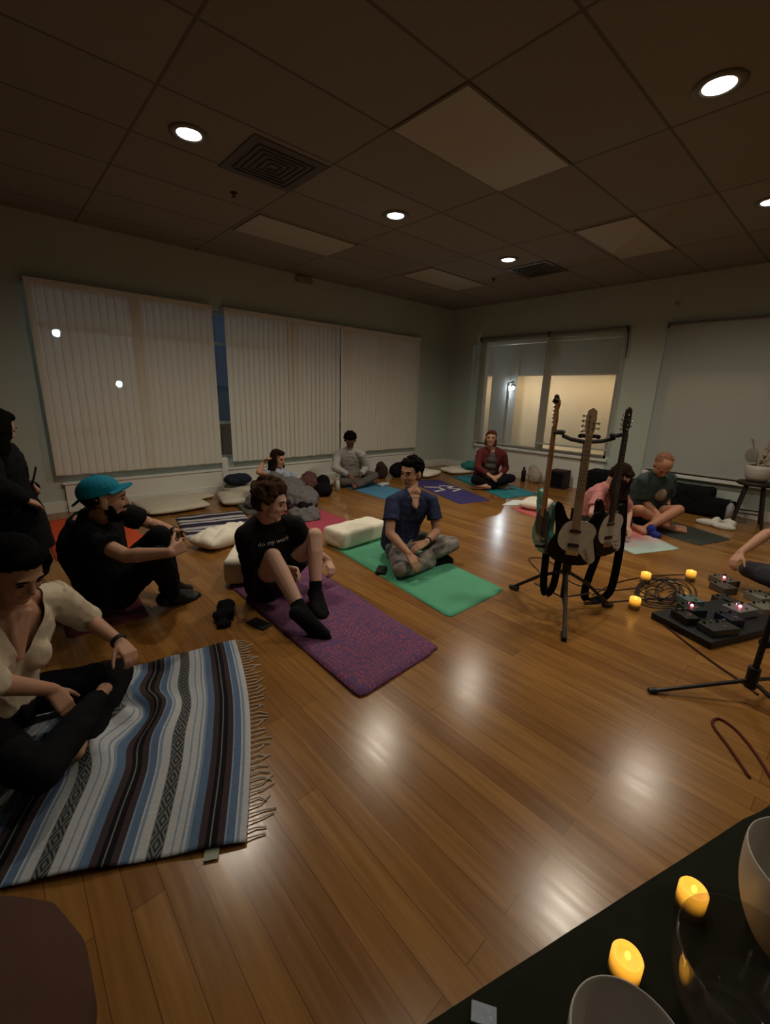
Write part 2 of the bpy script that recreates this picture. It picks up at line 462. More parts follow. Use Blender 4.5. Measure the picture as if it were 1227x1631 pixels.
M_grey = mat('vent grey', (.09, .085, .08), .6, .06, 6)
def panel(i, x0, y0, x1, y1, lab):
    t = thing('ceiling_panel_light', ((x0 + x1) / 2, (y0 + y1) / 2, H), lab, 'light panel', 'unlit ceiling light panels')
    b = BM(); box(b, (x0, y0, H - .006), (x1, y1, H + .002)); link('frame', b, cm((.17, .14, .11)), t)
    b = BM(); box(b, (x0 + .015, y0 + .015, H - .009), (x1 - .015, y1 - .015, H - .003), bev=.002); link('diffuser', b, M_panel, t)
panel(0, 2.22, 1.865, 3.44, 2.49, 'largest unlit ceiling light panel, near the centre top')
panel(1, 4.70, 1.865, 5.92, 2.45, 'unlit ceiling light panel toward the right wall')
panel(2, 4.70, 4.365, 5.92, 4.95, 'farthest unlit ceiling light panel, near the room corner')
panel(3, 2.25, 4.40, 3.47, 5.01, 'unlit ceiling light panel nearest the blinds')
def vent(x0, y0, x1, y1, lab):
    t = thing('ceiling_vent', ((x0 + x1) / 2, (y0 + y1) / 2, H), lab, 'vent', 'square dark ceiling vents')
    b = BM(); box(b, (x0, y0, H - .008), (x1, y1, H + .002), bev=.003); link('frame', b, M_grey, t)
    cx, cy = (x0 + x1) / 2, (y0 + y1) / 2
    b = BM()
    for k in range(1, 6):
        r = .27 - k * .045; w = .006
        for sx, sy in ((1, 0), (-1, 0), (0, 1), (0, -1)):
            if sx: box(b, (cx + sx * r - w, cy - r, H - .016), (cx + sx * r + w, cy + r, H - .006))
            else: box(b, (cx - r, cy + sy * r - w, H - .016), (cx + r, cy + sy * r + w, H - .006))
    link('louvres', b, cm((.09, .085, .08)), t)
vent(1.61, 3.17, 2.22, 3.78, 'larger dark square ceiling vent beside the left downlight')
vent(5.40, 3.12, 6.01, 3.70, 'smaller-looking dark ceiling vent beside the far downlight')
def sprinkler(x, y, lab):
    b = BM(); lathe(b, [(.001, H), (.03, H), (.03, H - .006), (.008, H - .01), (.008, H - .03), (.022, H - .033), (.001, H - .036)], (x, y, 0), 20)
    tag(link('sprinkler_head', b, cm((.05, .03, .03), .5), None, True), lab, 'sprinkler', 'ceiling sprinkler heads')
sprinkler(1.89, 4.14, 'dark ceiling sprinkler below the big dark vent')
sprinkler(5.71, 4.09, 'small far ceiling sprinkler below the small vent')
sprinkler(6.2, 1.0, 'dark sprinkler near the right wall')
b = BM(); box(b, (3.63, YW - .06, 2.97), (3.90, YW, 3.05), bev=.01); tag(link('wall_unit', b, cm((.30, .26, .2))), 'small pale box fixed at the top of the long wall', 'wall box')
b = BM(); ball(b, (XW - .02, 2.13, 2.72), .022); tag(link('wall_sensor', b, cm((.5, .45, .42), .4), None, True), 'tiny round sensor high on the right wall', 'sensor')

# ------------------------------------------------------------------ soft goods on the floor
def frame2(o, ang):
    c, s = math.cos(ang), math.sin(ang)
    return lambda x, y, z=0: V(o[0] + c * x - s * y, o[1] + s * x + c * y, z)
def quadmat(name, P, th, m, lab, cat='yoga mat', group=None, z0=.0, nx=14, ny=30, wav=.002, rnd=.02, uv=True, zf=None):
    """thin mat: P = four floor corners (near-left, near-right, far-right, far-left)"""
    P = [Vector((*p, 0)) for p in P]
    b = BM(); uvl = b.loops.layers.uv.new('UVMap')
    def pt(u, v):
        # rounded corners
        return (P[0] * (1 - u) + P[1] * u) * (1 - v) + (P[3] * (1 - u) + P[2] * u) * v
    G = {}
    for top in (0, 1):
        for i in range(nx + 1):
            for j in range(ny + 1):
                u, v = i / nx, j / ny
                uu, vv = u, v
                # pull corners in slightly
                cu = min(u, 1 - u) * nx; cv = min(v, 1 - v) * ny
                if cu < 1 and cv < 1:
                    uu = u + (.22 / nx if u < .5 else -.22 / nx); vv = v + (.22 / ny if v < .5 else -.22 / ny)
                p = pt(uu, vv)
                z = z0 + (th if top else .0)
                if top: z += wav * noise.noise(V(p.x * 5, p.y * 5, th * 99))
                if top and (cu < .5 or cv < .5): z -= th * .35
                if zf: z += zf(u, v) if top else min(zf(u, v), .0)
                G[top, i, j] = (b.verts.new((p.x, p.y, z)), (u, v))
    def face(a):
        f = b.faces.new([q[0] for q in a])
        for l, q in zip(f.loops, a): l[uvl].uv = q[1]
    for i in range(nx):
        for j in range(ny):
            face([G[1, i, j], G[1, i + 1, j], G[1, i + 1, j + 1], G[1, i, j + 1]])
            face([G[0, i, j], G[0, i, j + 1], G[0, i + 1, j + 1], G[0, i + 1, j]])
    for i in range(nx):
        for j in (0, ny):
            a = [G[0, i, j], G[0, i + 1, j], G[1, i + 1, j], G[1, i, j]]; face(a if j == 0 else a[::-1])
    for j in range(ny):
        for i in (0, nx):
            a = [G[0, i, j], G[0, i, j + 1], G[1, i, j + 1], G[1, i, j]]; face(a[::-1] if i == 0 else a)
    o = link(name, b, m, None, True)
    tag(o, lab, cat, group)
    o.data.polygons.foreach_set('use_smooth', [abs(p.normal.z) > .6 for p in o.data.polygons])
    return o
def purple_mat():
    m, nt, b = nmat('patterned purple towel')
    N, L = nt.nodes, nt.links
    tc = N.new('ShaderNodeTexCoord')
    mp = N.new('ShaderNodeMapping'); mp.inputs['Scale'].default_value = (24, 62, 1)
    nz = N.new('ShaderNodeTexNoise'); nz.inputs['Scale'].default_value = 2.2
    L.new(tc.outputs['UV'], nz.inputs['Vector'])
    ad = N.new('ShaderNodeVectorMath'); ad.operation = 'MULTIPLY_ADD'; ad.inputs[1].default_value = (.28, .28, 0)
    L.new(nz.outputs['Color'], ad.inputs[0]); L.new(tc.outputs['UV'], ad.inputs[2])
    L.new(ad.outputs[0], mp.inputs[0])
    vo = N.new('ShaderNodeTexVoronoi'); vo.feature = 'DISTANCE_TO_EDGE'; vo.inputs['Scale'].default_value = 1; vo.inputs['Randomness'].default_value = .55
    L.new(mp.outputs[0], vo.inputs['Vector'])
    gt = N.new('ShaderNodeMapRange'); gt.inputs['From Min'].default_value = .10; gt.inputs['From Max'].default_value = .2
    L.new(vo.outputs['Distance'], gt.inputs[0])
    n3 = N.new('ShaderNodeTexNoise'); n3.inputs['Scale'].default_value = 3
    L.new(tc.outputs['UV'], n3.inputs['Vector'])
    cA = N.new('ShaderNodeMix'); cA.data_type = 'RGBA'; cA.inputs['A'].default_value = (.29, .085, .11, 1); cA.inputs['B'].default_value = (.20, .07, .15, 1)
    L.new(n3.outputs['Fac'], cA.inputs['Factor'])
    mx = N.new('ShaderNodeMix'); mx.data_type = 'RGBA'; mx.inputs['A'].default_value = (.115, .065, .15, 1)
    L.new(gt.outputs[0], mx.inputs['Factor']); L.new(cA.outputs['Result'], mx.inputs['B'])
    L.new(mx.outputs['Result'], b.inputs['Base Color']); b.inputs['Roughness'].default_value = .95; b.inputs['Specular IOR Level'].default_value = .1
    return m
def wedge(u, v): return .0
quadmat('yoga_mat', [(2.08, 1.61), (2.76, 1.62), (2.98, 3.33), (2.28, 3.33)], .006, mat('green mat rubber', (.085, .34, .195), .75, .08, 9, .2, 120), 'green yoga mat under the man in the navy t-shirt')
quadmat('yoga_towel', [(1.125, 1.37), (1.755, 1.41), (1.84, 3.0), (1.16, 3.0)], .018, purple_mat(), 'purple yoga towel with a red dashed pattern under the curly-haired man', 'yoga towel', wav=.006)
quadmat('yoga_mat', [(2.33, 3.62), (2.94, 3.72), (2.98, 5.35), (2.36, 5.35)], .006, mat('crimson mat rubber', (.36, .055, .085), .8, .08, 9), 'crimson yoga mat behind the curly-haired man')
quadmat('yoga_mat', [(3.98, 4.05), (4.58, 4.10), (4.68, 5.42), (4.02, 5.42)], .006, mat('bright blue mat rubber', (.07, .23, .38), .7, .06, 9), 'bright blue yoga mat in front of the man in grey')
ND = V(.36, .93, 0)
quadmat('yoga_mat', [(4.65, 3.57), (5.21, 3.45), (5.80, 4.97), (5.22, 5.16)], .006, mat('indigo mat rubber', (.045, .035, .15), .8, .06, 9), 'indigo yoga mat carrying white block letters')
quadmat('yoga_mat', [(5.47, 3.40), (6.19, 3.24), (6.80, 4.85), (6.22, 5.02)], .012, mat('teal mat rubber', (.02, .19, .23), .75, .06, 9), 'teal yoga mat under the woman in the red cardigan', wav=.006)
quadmat('yoga_mat', [(4.86, 2.47), (5.42, 2.42), (5.50, 2.95), (5.05, 3.03)], .006, mat('rose mat rubber', (.52, .12, .12), .8, .06, 9), 'rose-pink yoga mat beside a white cushion, left of the guitars')
def grad_mat():
    m, nt, b = nmat('pastel gradient towel')
    N, L = nt.nodes, nt.links
    tc = N.new('ShaderNodeTexCoord'); sp = N.new('ShaderNodeSeparateXYZ'); L.new(tc.outputs['UV'], sp.inputs[0])
    nz = N.new('ShaderNodeTexNoise'); nz.inputs['Scale'].default_value = 3; L.new(tc.outputs['UV'], nz.inputs['Vector'])
    ma = N.new('ShaderNodeMath'); ma.operation = 'MULTIPLY_ADD'; ma.inputs[1].default_value = .5
    L.new(nz.outputs['Fac'], ma.inputs[0]); L.new(sp.outputs['Y'], ma.inputs[2])
    cr = N.new('ShaderNodeValToRGB'); e = cr.color_ramp.elements
    e[0].position = .35; e[0].color = (.42, .56, .52, 1); e[1].position = .95; e[1].color = (.55, .16, .13, 1)
    x = e.new(.62); x.color = (.52, .45, .47, 1)
    L.new(ma.outputs[0], cr.inputs[0]); L.new(cr.outputs[0], b.inputs['Base Color']); b.inputs['Roughness'].default_value = .7
    return m
quadmat('yoga_mat', [(4.46, 1.28), (5.02, 1.04), (5.45, 1.62), (4.80, 1.95)], .006, grad_mat(), 'pastel yoga mat fading from pale mint to coral, before the woman in pink')
quadmat('yoga_mat', [(5.31, .95), (5.87, .77), (6.25, 1.60), (5.62, 1.86)], .006, mat('charcoal mat rubber', (.035, .042, .036), .85, .06, 9), 'charcoal yoga mat under the man in the dark teal t-shirt')
quadmat('yoga_mat', [(.24, 4.30), (.96, 4.30), (.98, 5.74), (.24, 5.74)], .006, mat('orange mat rubber', (.60, .075, .018), .8, .06, 9), 'orange-red yoga mat behind the man in the turquoise cap')
quadmat('yoga_mat', [(.15, 2.86), (.58, 2.86), (.62, 3.62), (.15, 3.62)], .008, mat('maroon mat rubber', (.10, .018, .03), .85, .06, 9), 'dull maroon yoga mat under the man in the turquoise cap')
quadmat('glare_patch', [(5.10, 3.20), (5.42, 2.98), (5.68, 3.10), (5.50, 3.28)], .006, mat('painted pale glare', (.75, .86, .82), .5), 'flat pale mint patch painting a white glare between the teal and rose mats', 'painted glare')  # bright glare between the mats, painted as a flat pale sheet
# white letters lying on the indigo mat (printed)
def stroke(b, pts, w, z):
    for a, c in zip(pts, pts[1:]):
        a, c = Vector((*a, 0)), Vector((*c, 0)); d = (c - a).normalized(); n = V(-d.y, d.x, 0) * w
        a = a - d * w * .6; c = c + d * w * .6
        vs = [b.verts.new(q + V(0, 0, z)) for q in (a - n, c - n, c + n, a + n)]; b.faces.new(vs)
lt = thing('mat_lettering', (5.2, 4.3, .008), 'two white block letters printed on the indigo mat', 'lettering')
def lp(u, v): # u across the mat, v along it
    P = [V(4.65, 3.57, 0), V(5.21, 3.45, 0), V(5.80, 4.97, 0), V(5.22, 5.16, 0)]
    q = (P[0] * (1 - u) + P[1] * u) * (1 - v) + (P[3] * (1 - u) + P[2] * u) * v; return (q.x, q.y)
b = BM(); stroke(b, [lp(.08, .67), lp(.42, .62), lp(.42, .50), lp(.10, .47)], .026, .0085); link('letter', b, cm((.62, .60, .55)), lt)
b = BM(); stroke(b, [lp(.55, .67), lp(.93, .61), lp(.60, .55), lp(.93, .48), lp(.58, .42)], .024, .009); link('letter', b, cm((.62, .60, .55)), lt)


def pillow(name, c, sx, sy, h, rot, m, lab, cat='cushion', group=None, z0=0, tilt=0, nn=2.6, lump=.006, seed=0, parent=None, n=26):
    b = BM(); c = Vector(c)
    R = Matrix.Rotation(rot, 3, 'Z') @ Matrix.Rotation(tilt, 3, 'X')
    top = {}; bot = {}
    for i in range(n + 1):
        for j in range(n + 1):
            a, e = -1 + 2 * i / n, -1 + 2 * j / n
            # squircle-ish map
            k = 1 - .10 * (a * a * e * e)
            th = (max(0, 1 - abs(a) ** nn) * max(0, 1 - abs(e) ** nn)) ** .42
            x, y = a * sx / 2 * k * (1 - .03 * math.cos(e * PI)), e * sy / 2 * k
            lz = lump * (noise.noise(V(a * 2.1 + seed, e * 2.1, seed * 1.7)) + .5 * noise.noise(V(a * 5, e * 5 + seed, 2)))
            zt = h / 2 + th * h / 2 + lz * th * 2; zb = h / 2 - min(th * 1.15, 1) * h / 2
            top[i, j] = b.verts.new(R @ V(x, y, zt) + c + V(0, 0, z0))
            bot[i, j] = top[i, j] if i in (0, n) or j in (0, n) else b.verts.new(R @ V(x, y, zb) + c + V(0, 0, z0))
    for i in range(n):
        for j in range(n):
            b.faces.new((top[i, j], top[i + 1, j], top[i + 1, j + 1], top[i, j + 1]))
            q = (bot[i, j], bot[i, j + 1], bot[i + 1, j + 1], bot[i + 1, j])
            b.faces.new(q)
    o = link(name, b, m, parent, True)
    if not parent: tag(o, lab, cat, group)
    return o
M_pil2 = mat('beige cotton', (.60, .55, .44), .9, .06, 5, .3, 16)
# bolster on the green mat
def bolster(c, L, w, h, rot, lab, z0=.0, m=None):
    b = BM(); box(b, (-L / 2, -w / 2, 0), (L / 2, w / 2, h), bev=.045)
    R = Matrix.Translation(Vector(c) + V(0, 0, z0)) @ Matrix.Rotation(rot, 4, 'Z')
    bmesh.ops.subdivide_edges(b, edges=b.edges, cuts=2, use_grid_fill=True)
    for v in b.verts: v.co = R @ v.co
    return tag(remesh('bolster', b, m or M_pillow, .012, None, 6, .004, 6), lab, 'bolster')
bolster((2.56, 3.22, 0), .62, .30, .175, math.radians(4), 'white rectangular bolster on the green mat behind the man in navy', .008)
bolster((1.36, 3.08, 0), .46, .28, .2, math.radians(55), 'white rounded bolster behind the curly-haired man\'s back', .018)
pillow('cushion', (1.53, 3.95, 0), .62, .36, .15, math.radians(20), M_pillow, 'soft white crumpled cushion beside the striped blanket', seed=3, lump=.02)
pillow('floor_cushion', (1.53, 5.62, 0), .75, .80, .09, .05, M_pil2, 'large beige flat cushion below the leftmost blind', seed=5)
pillow('floor_cushion', (2.60, 5.83, 0), .55, .40, .12, .1, M_pil2, 'beige cushion against the wall at the dark-haired woman\'s back', seed=6)
pillow('floor_cushion', (1.95, 5.88, 0), .35, .3, .06, .3, M_pil2, 'small thin beige cushion tucked at the wall under the blinds', seed=26)
pillow('floor_cushion', (2.32, 5.42, 0), .52, .62, .12, -.25, M_pil2, 'thick beige floor cushion left of the woman under the grey blanket', seed=8)
pillow('floor_cushion', (3.78, 5.70, 0), .50, .46, .14, .3, M_pil2, 'slumped beige cushion left of the man in grey', seed=9, lump=.02)
pillow('floor_cushion', (4.35, 5.68, 0), .46, .46, .10, .1, M_pil2, 'cushion the man in grey sits on', seed=10) if 0 else None
pillow('floor_cushion', (5.86, 5.38, 0), .62, .50, .11, .25, M_pillow, 'white floor cushion at the far end of the indigo mat', seed=11)
pillow('floor_cushion', (6.68, 5.25, 0), .62, .50, .10, -.3, M_pillow, 'white floor cushion behind the teal mat', seed=12)
pillow('small_cushion', (6.83, 5.04, 0), .36, .28, .14, -.4, mat('turquoise cloth', (.03, .22, .20), .9), 'small turquoise cushion lying on the white cushion by the right wall', seed=13, z0=.085, lump=.02)
pillow('floor_cushion', (5.35, 2.82, 0), .50, .36, .13, .2, M_pillow, 'white cushion half hidden behind the left guitar', seed=14, z0=.006)
pillow('yoga_block_cushion', (.27, 2.84, 0), .40, .28, .07, .25, mat('yellow cloth', (.46, .34, .10), .9), 'flat pale yellow cushion beside the woman in the cream blouse', seed=15) if 0 else None
b = BM(); ball(b, (-.25, .98, .06), (.24, .34, .17))
kb = remesh('blurred_form', b, mat('brown cloth', (.075, .036, .026), .95, .1, 6), .012, None, 3, .004, 4)  # added stand-in for the blurred body part close to the lens
for v in kb.data.vertices: v.co.z = max(v.co.z, .002)
tag(kb, 'dark brown rounded form standing in for a blurred body part in the bottom left corner', 'stand-in form')

# striped blankets
def stripes(name, stops, bands=(), axis='X', rep=1.0, dark=False):
    m, nt, b = nmat(name)
    N, L = nt.nodes, nt.links
    tc = N.new('ShaderNodeTexCoord'); sp = N.new('ShaderNodeSeparateXYZ'); L.new(tc.outputs['UV'], sp.inputs[0])
    def math_(op, a, c=None, d=None):
        n = N.new('ShaderNodeMath'); n.operation = op
        for k, q in enumerate((a, c, d)):
            if q is None: continue
            if isinstance(q, (int, float)): n.inputs[k].default_value = q
            else: L.new(q, n.inputs[k])
        return n.outputs[0]
    X, Y = sp.outputs[axis], sp.outputs['Y' if axis == 'X' else 'X']
    t = math_('FRACT', math_('MULTIPLY', X, rep))
    cr = N.new('ShaderNodeValToRGB'); cr.color_ramp.interpolation = 'CONSTANT'
    e = cr.color_ramp.elements
    e[0].position = 0; e[0].color = (*stops[0][1], 1); e.remove(e[1])
    for p_, c_ in stops[1:]:
        q = e.new(p_); q.color = (*c_, 1)
    L.new(t, cr.inputs[0])
    out = cr.outputs[0]
    for (a, c2) in bands:
        w = c2 - a; mid = (a + c2) / 2
        du = math_('DIVIDE', math_('ABSOLUTE', math_('SUBTRACT', t, mid)), w / 2)
        dv = math_('ABSOLUTE', math_('SUBTRACT', math_('FRACT', math_('MULTIPLY', Y, 14)), .5))
        s = math_('ADD', math_('MULTIPLY', du, .5), dv)
        z = math_('GREATER_THAN', math_('FRACT', math_('MULTIPLY', s, 3.2)), .5)
        ins = math_('MULTIPLY', math_('LESS_THAN', du, .92), z)
        mx = N.new('ShaderNodeMix'); mx.data_type = 'RGBA'; mx.inputs['B'].default_value = (.035, .037, .04, 1)
        L.new(ins, mx.inputs['Factor']); L.new(out, mx.inputs['A']); out = mx.outputs['Result']
    nz = N.new('ShaderNodeTexNoise'); nz.inputs['Scale'].default_value = 90; L.new(tc.outputs['UV'], nz.inputs['Vector'])
    mr = N.new('ShaderNodeMapRange'); mr.inputs['To Min'].default_value = .8; mr.inputs['To Max'].default_value = 1.15; L.new(nz.outputs[0], mr.inputs[0])
    sc = N.new('ShaderNodeVectorMath'); sc.operation = 'SCALE'; L.new(out, sc.inputs[0]); L.new(mr.outputs[0], sc.inputs['Scale'])
    L.new(sc.outputs[0], b.inputs['Base Color']); b.inputs['Roughness'].default_value = .95; b.inputs['Specular IOR Level'].default_value = .1
    bp = N.new('ShaderNodeBump'); bp.inputs['Strength'].default_value = .3; bp.inputs['Distance'].default_value = .004
    L.new(nz.outputs[0], bp.inputs['Height']); L.new(bp.outputs[0], b.inputs['Normal'])
    return m
wh, bl, lb, bk, br_, gy = (.44, .46, .49), (.10, .155, .26), (.20, .27, .37), (.012, .011, .013), (.050, .036, .038), (.15, .16, .165)
PB = V(.88, 2.23, 0), V(.41, 1.07, 0), V(-.74, 1.72, 0), V(-.42, 2.45, 0)
def blanket():
    b = BM(); uvl = b.loops.layers.uv.new('UVMap'); n = 90
    G = {}
    def pos(u, v):
        # u: from fringed edge to the left; v: from far edge to near edge
        p = (PB[0] * (1 - v) + PB[1] * v) * (1 - u) + (PB[3] * (1 - v) + PB[2] * v) * u
        p = p.copy()
        p.x += .05 * math.sin(v * 3.1) * (1 - u)          # curved fringe edge
        g = math.exp(-((u - .46) / .20) ** 2 - ((v - .38) / .24) ** 2)
        p.x += .055 * g * math.sin(v * 17 + u * 4); p.y += .05 * g * math.sin(u * 14)
        z = .008 + .004 * noise.noise(V(p.x * 7, p.y * 7, 0))
        z += .075 * g * (.55 + .45 * math.sin(u * 34 + v * 11)) + .02 * g * noise.noise(V(u * 14, v * 14, 2)) + .018 * max(0, math.sin(u * 15 + v * 2.5)) * min(1, u * 3) * (.4 + .6 * math.exp(-((v - .55) / .35) ** 2))
        z += .012 * max(0, noise.noise(V(u * 6, v * 3, 5)))
        return p + V(0, 0, z)
    for i in range(n + 1):
        for j in range(n + 1):
            u, v = i / n, j / n
            G[i, j] = (b.verts.new(pos(u, v)), (u, v))
    for i in range(n):
        for j in range(n):
            a = [G[i, j], G[i, j + 1], G[i + 1, j + 1], G[i + 1, j]]
            f = b.faces.new([q[0] for q in a])
            for l, q in zip(f.loops, a): l[uvl].uv = q[1]
    m = stripes('striped serape', [(0, wh), (.07, lb), (.10, wh), (.12, bl), (.20, lb), (.22, br_), (.29, bk), (.35, gy), (.365, bk), (.41, br_), (.48, bl), (.57, lb), (.60, wh), (.63, lb), (.65, wh), (.72, lb), (.735, wh), (.82, gy), (.97, wh)], [(.825, .965)], 'X', 4.3)
    o = link('serape_blanket', b, m, None, True)
    sm = o.modifiers.new('thick', 'SOLIDIFY'); sm.thickness = .005; sm.offset = 1
    tag(o, 'blue, black and white striped serape blanket with diamond bands in the foreground', 'blanket')
    b = BM(); rnd = random.Random(4)
    for k in range(46):
        v = (k + .5) / 46; p = pos(0, v); d = V(.93, -.32, 0)
        a = rnd.uniform(-.7, .7); L_ = rnd.uniform(.055, .1)
        dd = (Matrix.Rotation(a, 3, 'Z') @ d)
        q1 = p + d * L_ * .5; q2 = q1 + dd * L_ * .5
        path(b, [(p.x - .004, p.y, .009), (q1.x, q1.y, .006), (q2.x, q2.y, .005)], .0026, 6)
    link('fringe', b, cm((.5, .46, .40)), o)
    b = BM(); q = pos(.08, 1.0); box(b, (-.022, -.03, 0), (.022, .015, .002), Matrix.Translation((q.x, q.y - .005, .006)) @ Matrix.Rotation(-.5, 4, 'Z')); link('sewn_label', b, cm((.30, .33, .27)), o)
blanket()
g2 = (.48, .48, .47); dk = (.035, .03, .06)
quadmat('striped_blanket', [(1.26, 4.28), (1.93, 4.10), (2.14, 4.95), (1.42, 5.10)], .012, stripes('grey striped blanket', [(0, g2), (.08, dk), (.2, g2), (.27, dk), (.31, g2), (.40, dk), (.55, g2), (.62, dk), (.66, g2), (.76, dk), (.88, g2), (.94, dk)], (), 'Y', 1), 'grey and dark navy striped folded blanket between the two nearest seated men', 'blanket', wav=.01)
# grey blanket over the reclining woman, olive throw beside it
def drape(name, pts, m, lab, vox=.012, cat='blanket', disp=.02, ds=9):
    b = BM()
    for c, r in pts: ball(b, c, r)
    o = remesh(name, b, m, vox, None, 5, disp, ds)
    for v in o.data.vertices: v.co.z = max(v.co.z, .008 if v.co.z > -.05 else .004)
    return tag(o, lab, cat)
drape('grey_blanket', [((2.78, 4.95, .16), (.24, .22, .20)), ((2.66, 4.70, .17), (.22, .24, .16)), ((2.72, 4.48, .12), (.17, .17, .13)), ((2.62, 4.28, .05), (.19, .16, .07)), ((2.60, 4.12, .02), (.12, .09, .04)), ((2.60, 5.02, .26), (.17, .17, .17)), ((2.40, 4.92, .08), (.20, .22, .11)), ((2.88, 4.70, .12), (.17, .22, .14))],
      mat('grey fleece', (.13, .125, .125), .95, .15, 5, .3, 60), 'grey fleece blanket over the legs of the reclining woman behind the curly head')
quadmat('throw_blanket', [(2.1, 4.72), (2.5, 4.6), (2.62, 5.05), (2.2, 5.28)], .03, cm((.10, .10, .075)), 'dark olive throw on the floor left of the grey blanket', 'blanket', wav=.02)

# ------------------------------------------------------------------ people
M_skin_pale = mat('pale skin', (.60, .37, .28), .55, .06, 14, .04, 120)
M_skin_mid = mat('tan skin', (.47, .26, .17), .55, .06, 14, .04, 120)
M_skin_dark = mat('brown skin', (.17, .085, .055), .55, .06, 14, .04, 120)
M_lips = mat('lips', (.25, .08, .07), .5)
def J_(d): return {k: Vector(v) for k, v in d.items()}
def look(yaw, pitch, roll=0):
    y, p_ = math.radians(yaw), math.radians(pitch)
    f = V(math.cos(p_) * math.cos(y), math.cos(p_) * math.sin(y), math.sin(p_))
    l = V(-math.sin(y), math.cos(y), 0)
    u = f.cross(l)
    if roll:
        q = Matrix.Rotation(math.radians(roll), 3, f); l = q @ l; u = q @ u
    return f, l, u
def torso_rings(J, prof, t0=0, t1=1.02, k=9, slump=.03, n=20):
    up_ = J['neck'] - J['pel']; out = []
    for i in range(k):
        t = t0 + (t1 - t0) * i / (k - 1)
        lt_ = (J['hipL'] - J['hipR']).normalized().lerp((J['shL'] - J['shR']).normalized(), min(1, max(0, t)))
        f = lt_.cross(up_).normalized(); lt_ = up_.cross(f).normalized()
        c = J['pel'] + up_ * t - f * (slump * math.sin(PI * min(1, max(0, t))))
        w = d = 0
        for (a, wa, da), (b_, wb, db) in zip(prof, prof[1:]):
            if a <= t <= b_ or (t < prof[0][0] and a == prof[0][0]) or (t > prof[-1][0] and b_ == prof[-1][0]):
                s = min(1, max(0, (t - a) / (b_ - a))); s = s * s * (3 - 2 * s); w = wa + (wb - wa) * s; d = da + (db - da) * s; break
        # super-ellipse section
        rg = []
        for q in range(n):
            an = 2 * PI * q / n; cx, sy = math.cos(an), math.sin(an)
            e = .8
            rg.append(c + lt_ * (w * math.copysign(abs(cx) ** e, cx)) + f * (d * math.copysign(abs(sy) ** e, sy)))
        out.append(rg)
    return out
PROF = [(0, .160, .118), (.35, .148, .104), (.68, .168, .114), (.84, .158, .098), (.94, .105, .078), (1.0, .066, .062)]
def fatten(p, a, wk=1.0, dk=1.0): return [(t, w * wk + a, d * dk + a) for t, w, d in p]
def hand(bm, wr, ha, side, toward, curl=.5, s=1.0, spread=1.0, ball_r=1.0):
    d = (ha - wr).normalized()
    n = toward - d * toward.dot(d)
    if n.length < .05: n = V(0, 0, -1) - d * (-d.z)
    n.normalize(); th = d.cross(n) * (1 if side == 'R' else -1)
    palm_end = wr + d * .088 * s
    for off in (-.026, -.009, .009, .026):
        tube(bm, wr + d * .004 + th * off * .62 * s, palm_end + th * off * s, .0155 * s, .0125 * s, 8); ball(bm, palm_end + th * off * s, .0125 * s, None, 8, 6)
    ball(bm, wr + d * .035 * s + th * .022 * s + n * .006, (.018 * s,) * 3, None, 8, 6)
    Ls = (.078, .086, .080, .062)
    for i, off in enumerate((.027, .009, -.009, -.026)):
        p0 = palm_end + th * off * s; dd = (d + th * off * 2.0 * spread).normalized()
        for k, fr in enumerate((.45, .31, .24)):
            ang = curl * (.75, 1.0, .8)[k]
            ax = th * (1 if side == 'R' else 1)
            dd = (dd * math.cos(ang) + n * math.sin(ang)).normalized() if k == 0 else rot_to(dd, n, ang)
            p1 = p0 + dd * Ls[i] * fr * s
            tube(bm, p0, p1, (.0092 - .0009 * k) * s, (.0085 - .0009 * k) * s, 8); ball(bm, p1, (.0086 - .0009 * k) * s, None, 8, 6)
            p0 = p1
    p0 = wr + d * .022 * s + th * .02 * s
    dd = (d * .72 + th * .62 + n * .28).normalized()
    for k, L_ in enumerate((.045, .034, .028)):
        p1 = p0 + dd * L_ * s
        tube(bm, p0, p1, (.0135 - .002 * k) * s, (.012 - .002 * k) * s, 8); ball(bm, p1, (.0118 - .002 * k) * s, None, 8, 6)
        p0 = p1; dd = (dd + d * .35 + n * .25 * curl).normalized()
def rot_to(d, n, ang):
    # rotate d further toward n within the plane (d, n)
    perp = (n - d * n.dot(d))
    if perp.length < 1e-3: 
        return d
    perp.normalize(); return (d * math.cos(ang) + perp * math.sin(ang)).normalized()
def foot(bm, an, to, s=1.0, extra=0, toes=False, kn=None):
    d = (to - an); d2 = V(d.x, d.y, d.z); L_ = d2.length; d2.normalize()
    heel = an - d2 * .045 * s - V(0, 0, .0)
    down = V(0, 0, -1) - d2 * (-d2.z)
    if kn is not None:
        sh = (an - kn).normalized(); down = sh - d2 * sh.dot(d2)
    if down.length < .1: down = V(0, 0, -1)
    down.normalize(); side = d2.cross(down)
    h = an + down * .03 * s - d2 * .035 * s
    ball(bm, h, (.034 * s + extra,) * 3)
    ball(bm, an, .036 * s + extra)
    mid = an + d2 * L_ * .5 + down * .015 * s; tip = to + down * .012 * s
    for o_ in (-.018, .018):
        tube(bm, an + side * o_ * .4, mid + side * o_ * .8 * s, .033 * s + extra, .029 * s + extra); tube(bm, h, mid + side * o_ * s, .03 * s + extra, .026 * s + extra)
        tube(bm, mid + side * o_ * s, tip + side * o_ * 1.3 * s, .028 * s + extra, .020 * s + extra); ball(bm, tip + side * o_ * 1.3 * s, .021 * s + extra)
    if toes:
        for k in range(5):
            o_ = -.034 + .017 * k; p0 = tip + side * o_ * s; p1 = p0 + d2 * (.045 - .004 * abs(k - 1.2)) * s
            tube(bm, p0, p1, .012 * s, .009 * s, 8); ball(bm, p1, .009 * s, None, 8, 6)
    else:
        ball(bm, tip + d2 * .03 * s, Vector((.026 * s + extra,) * 3))
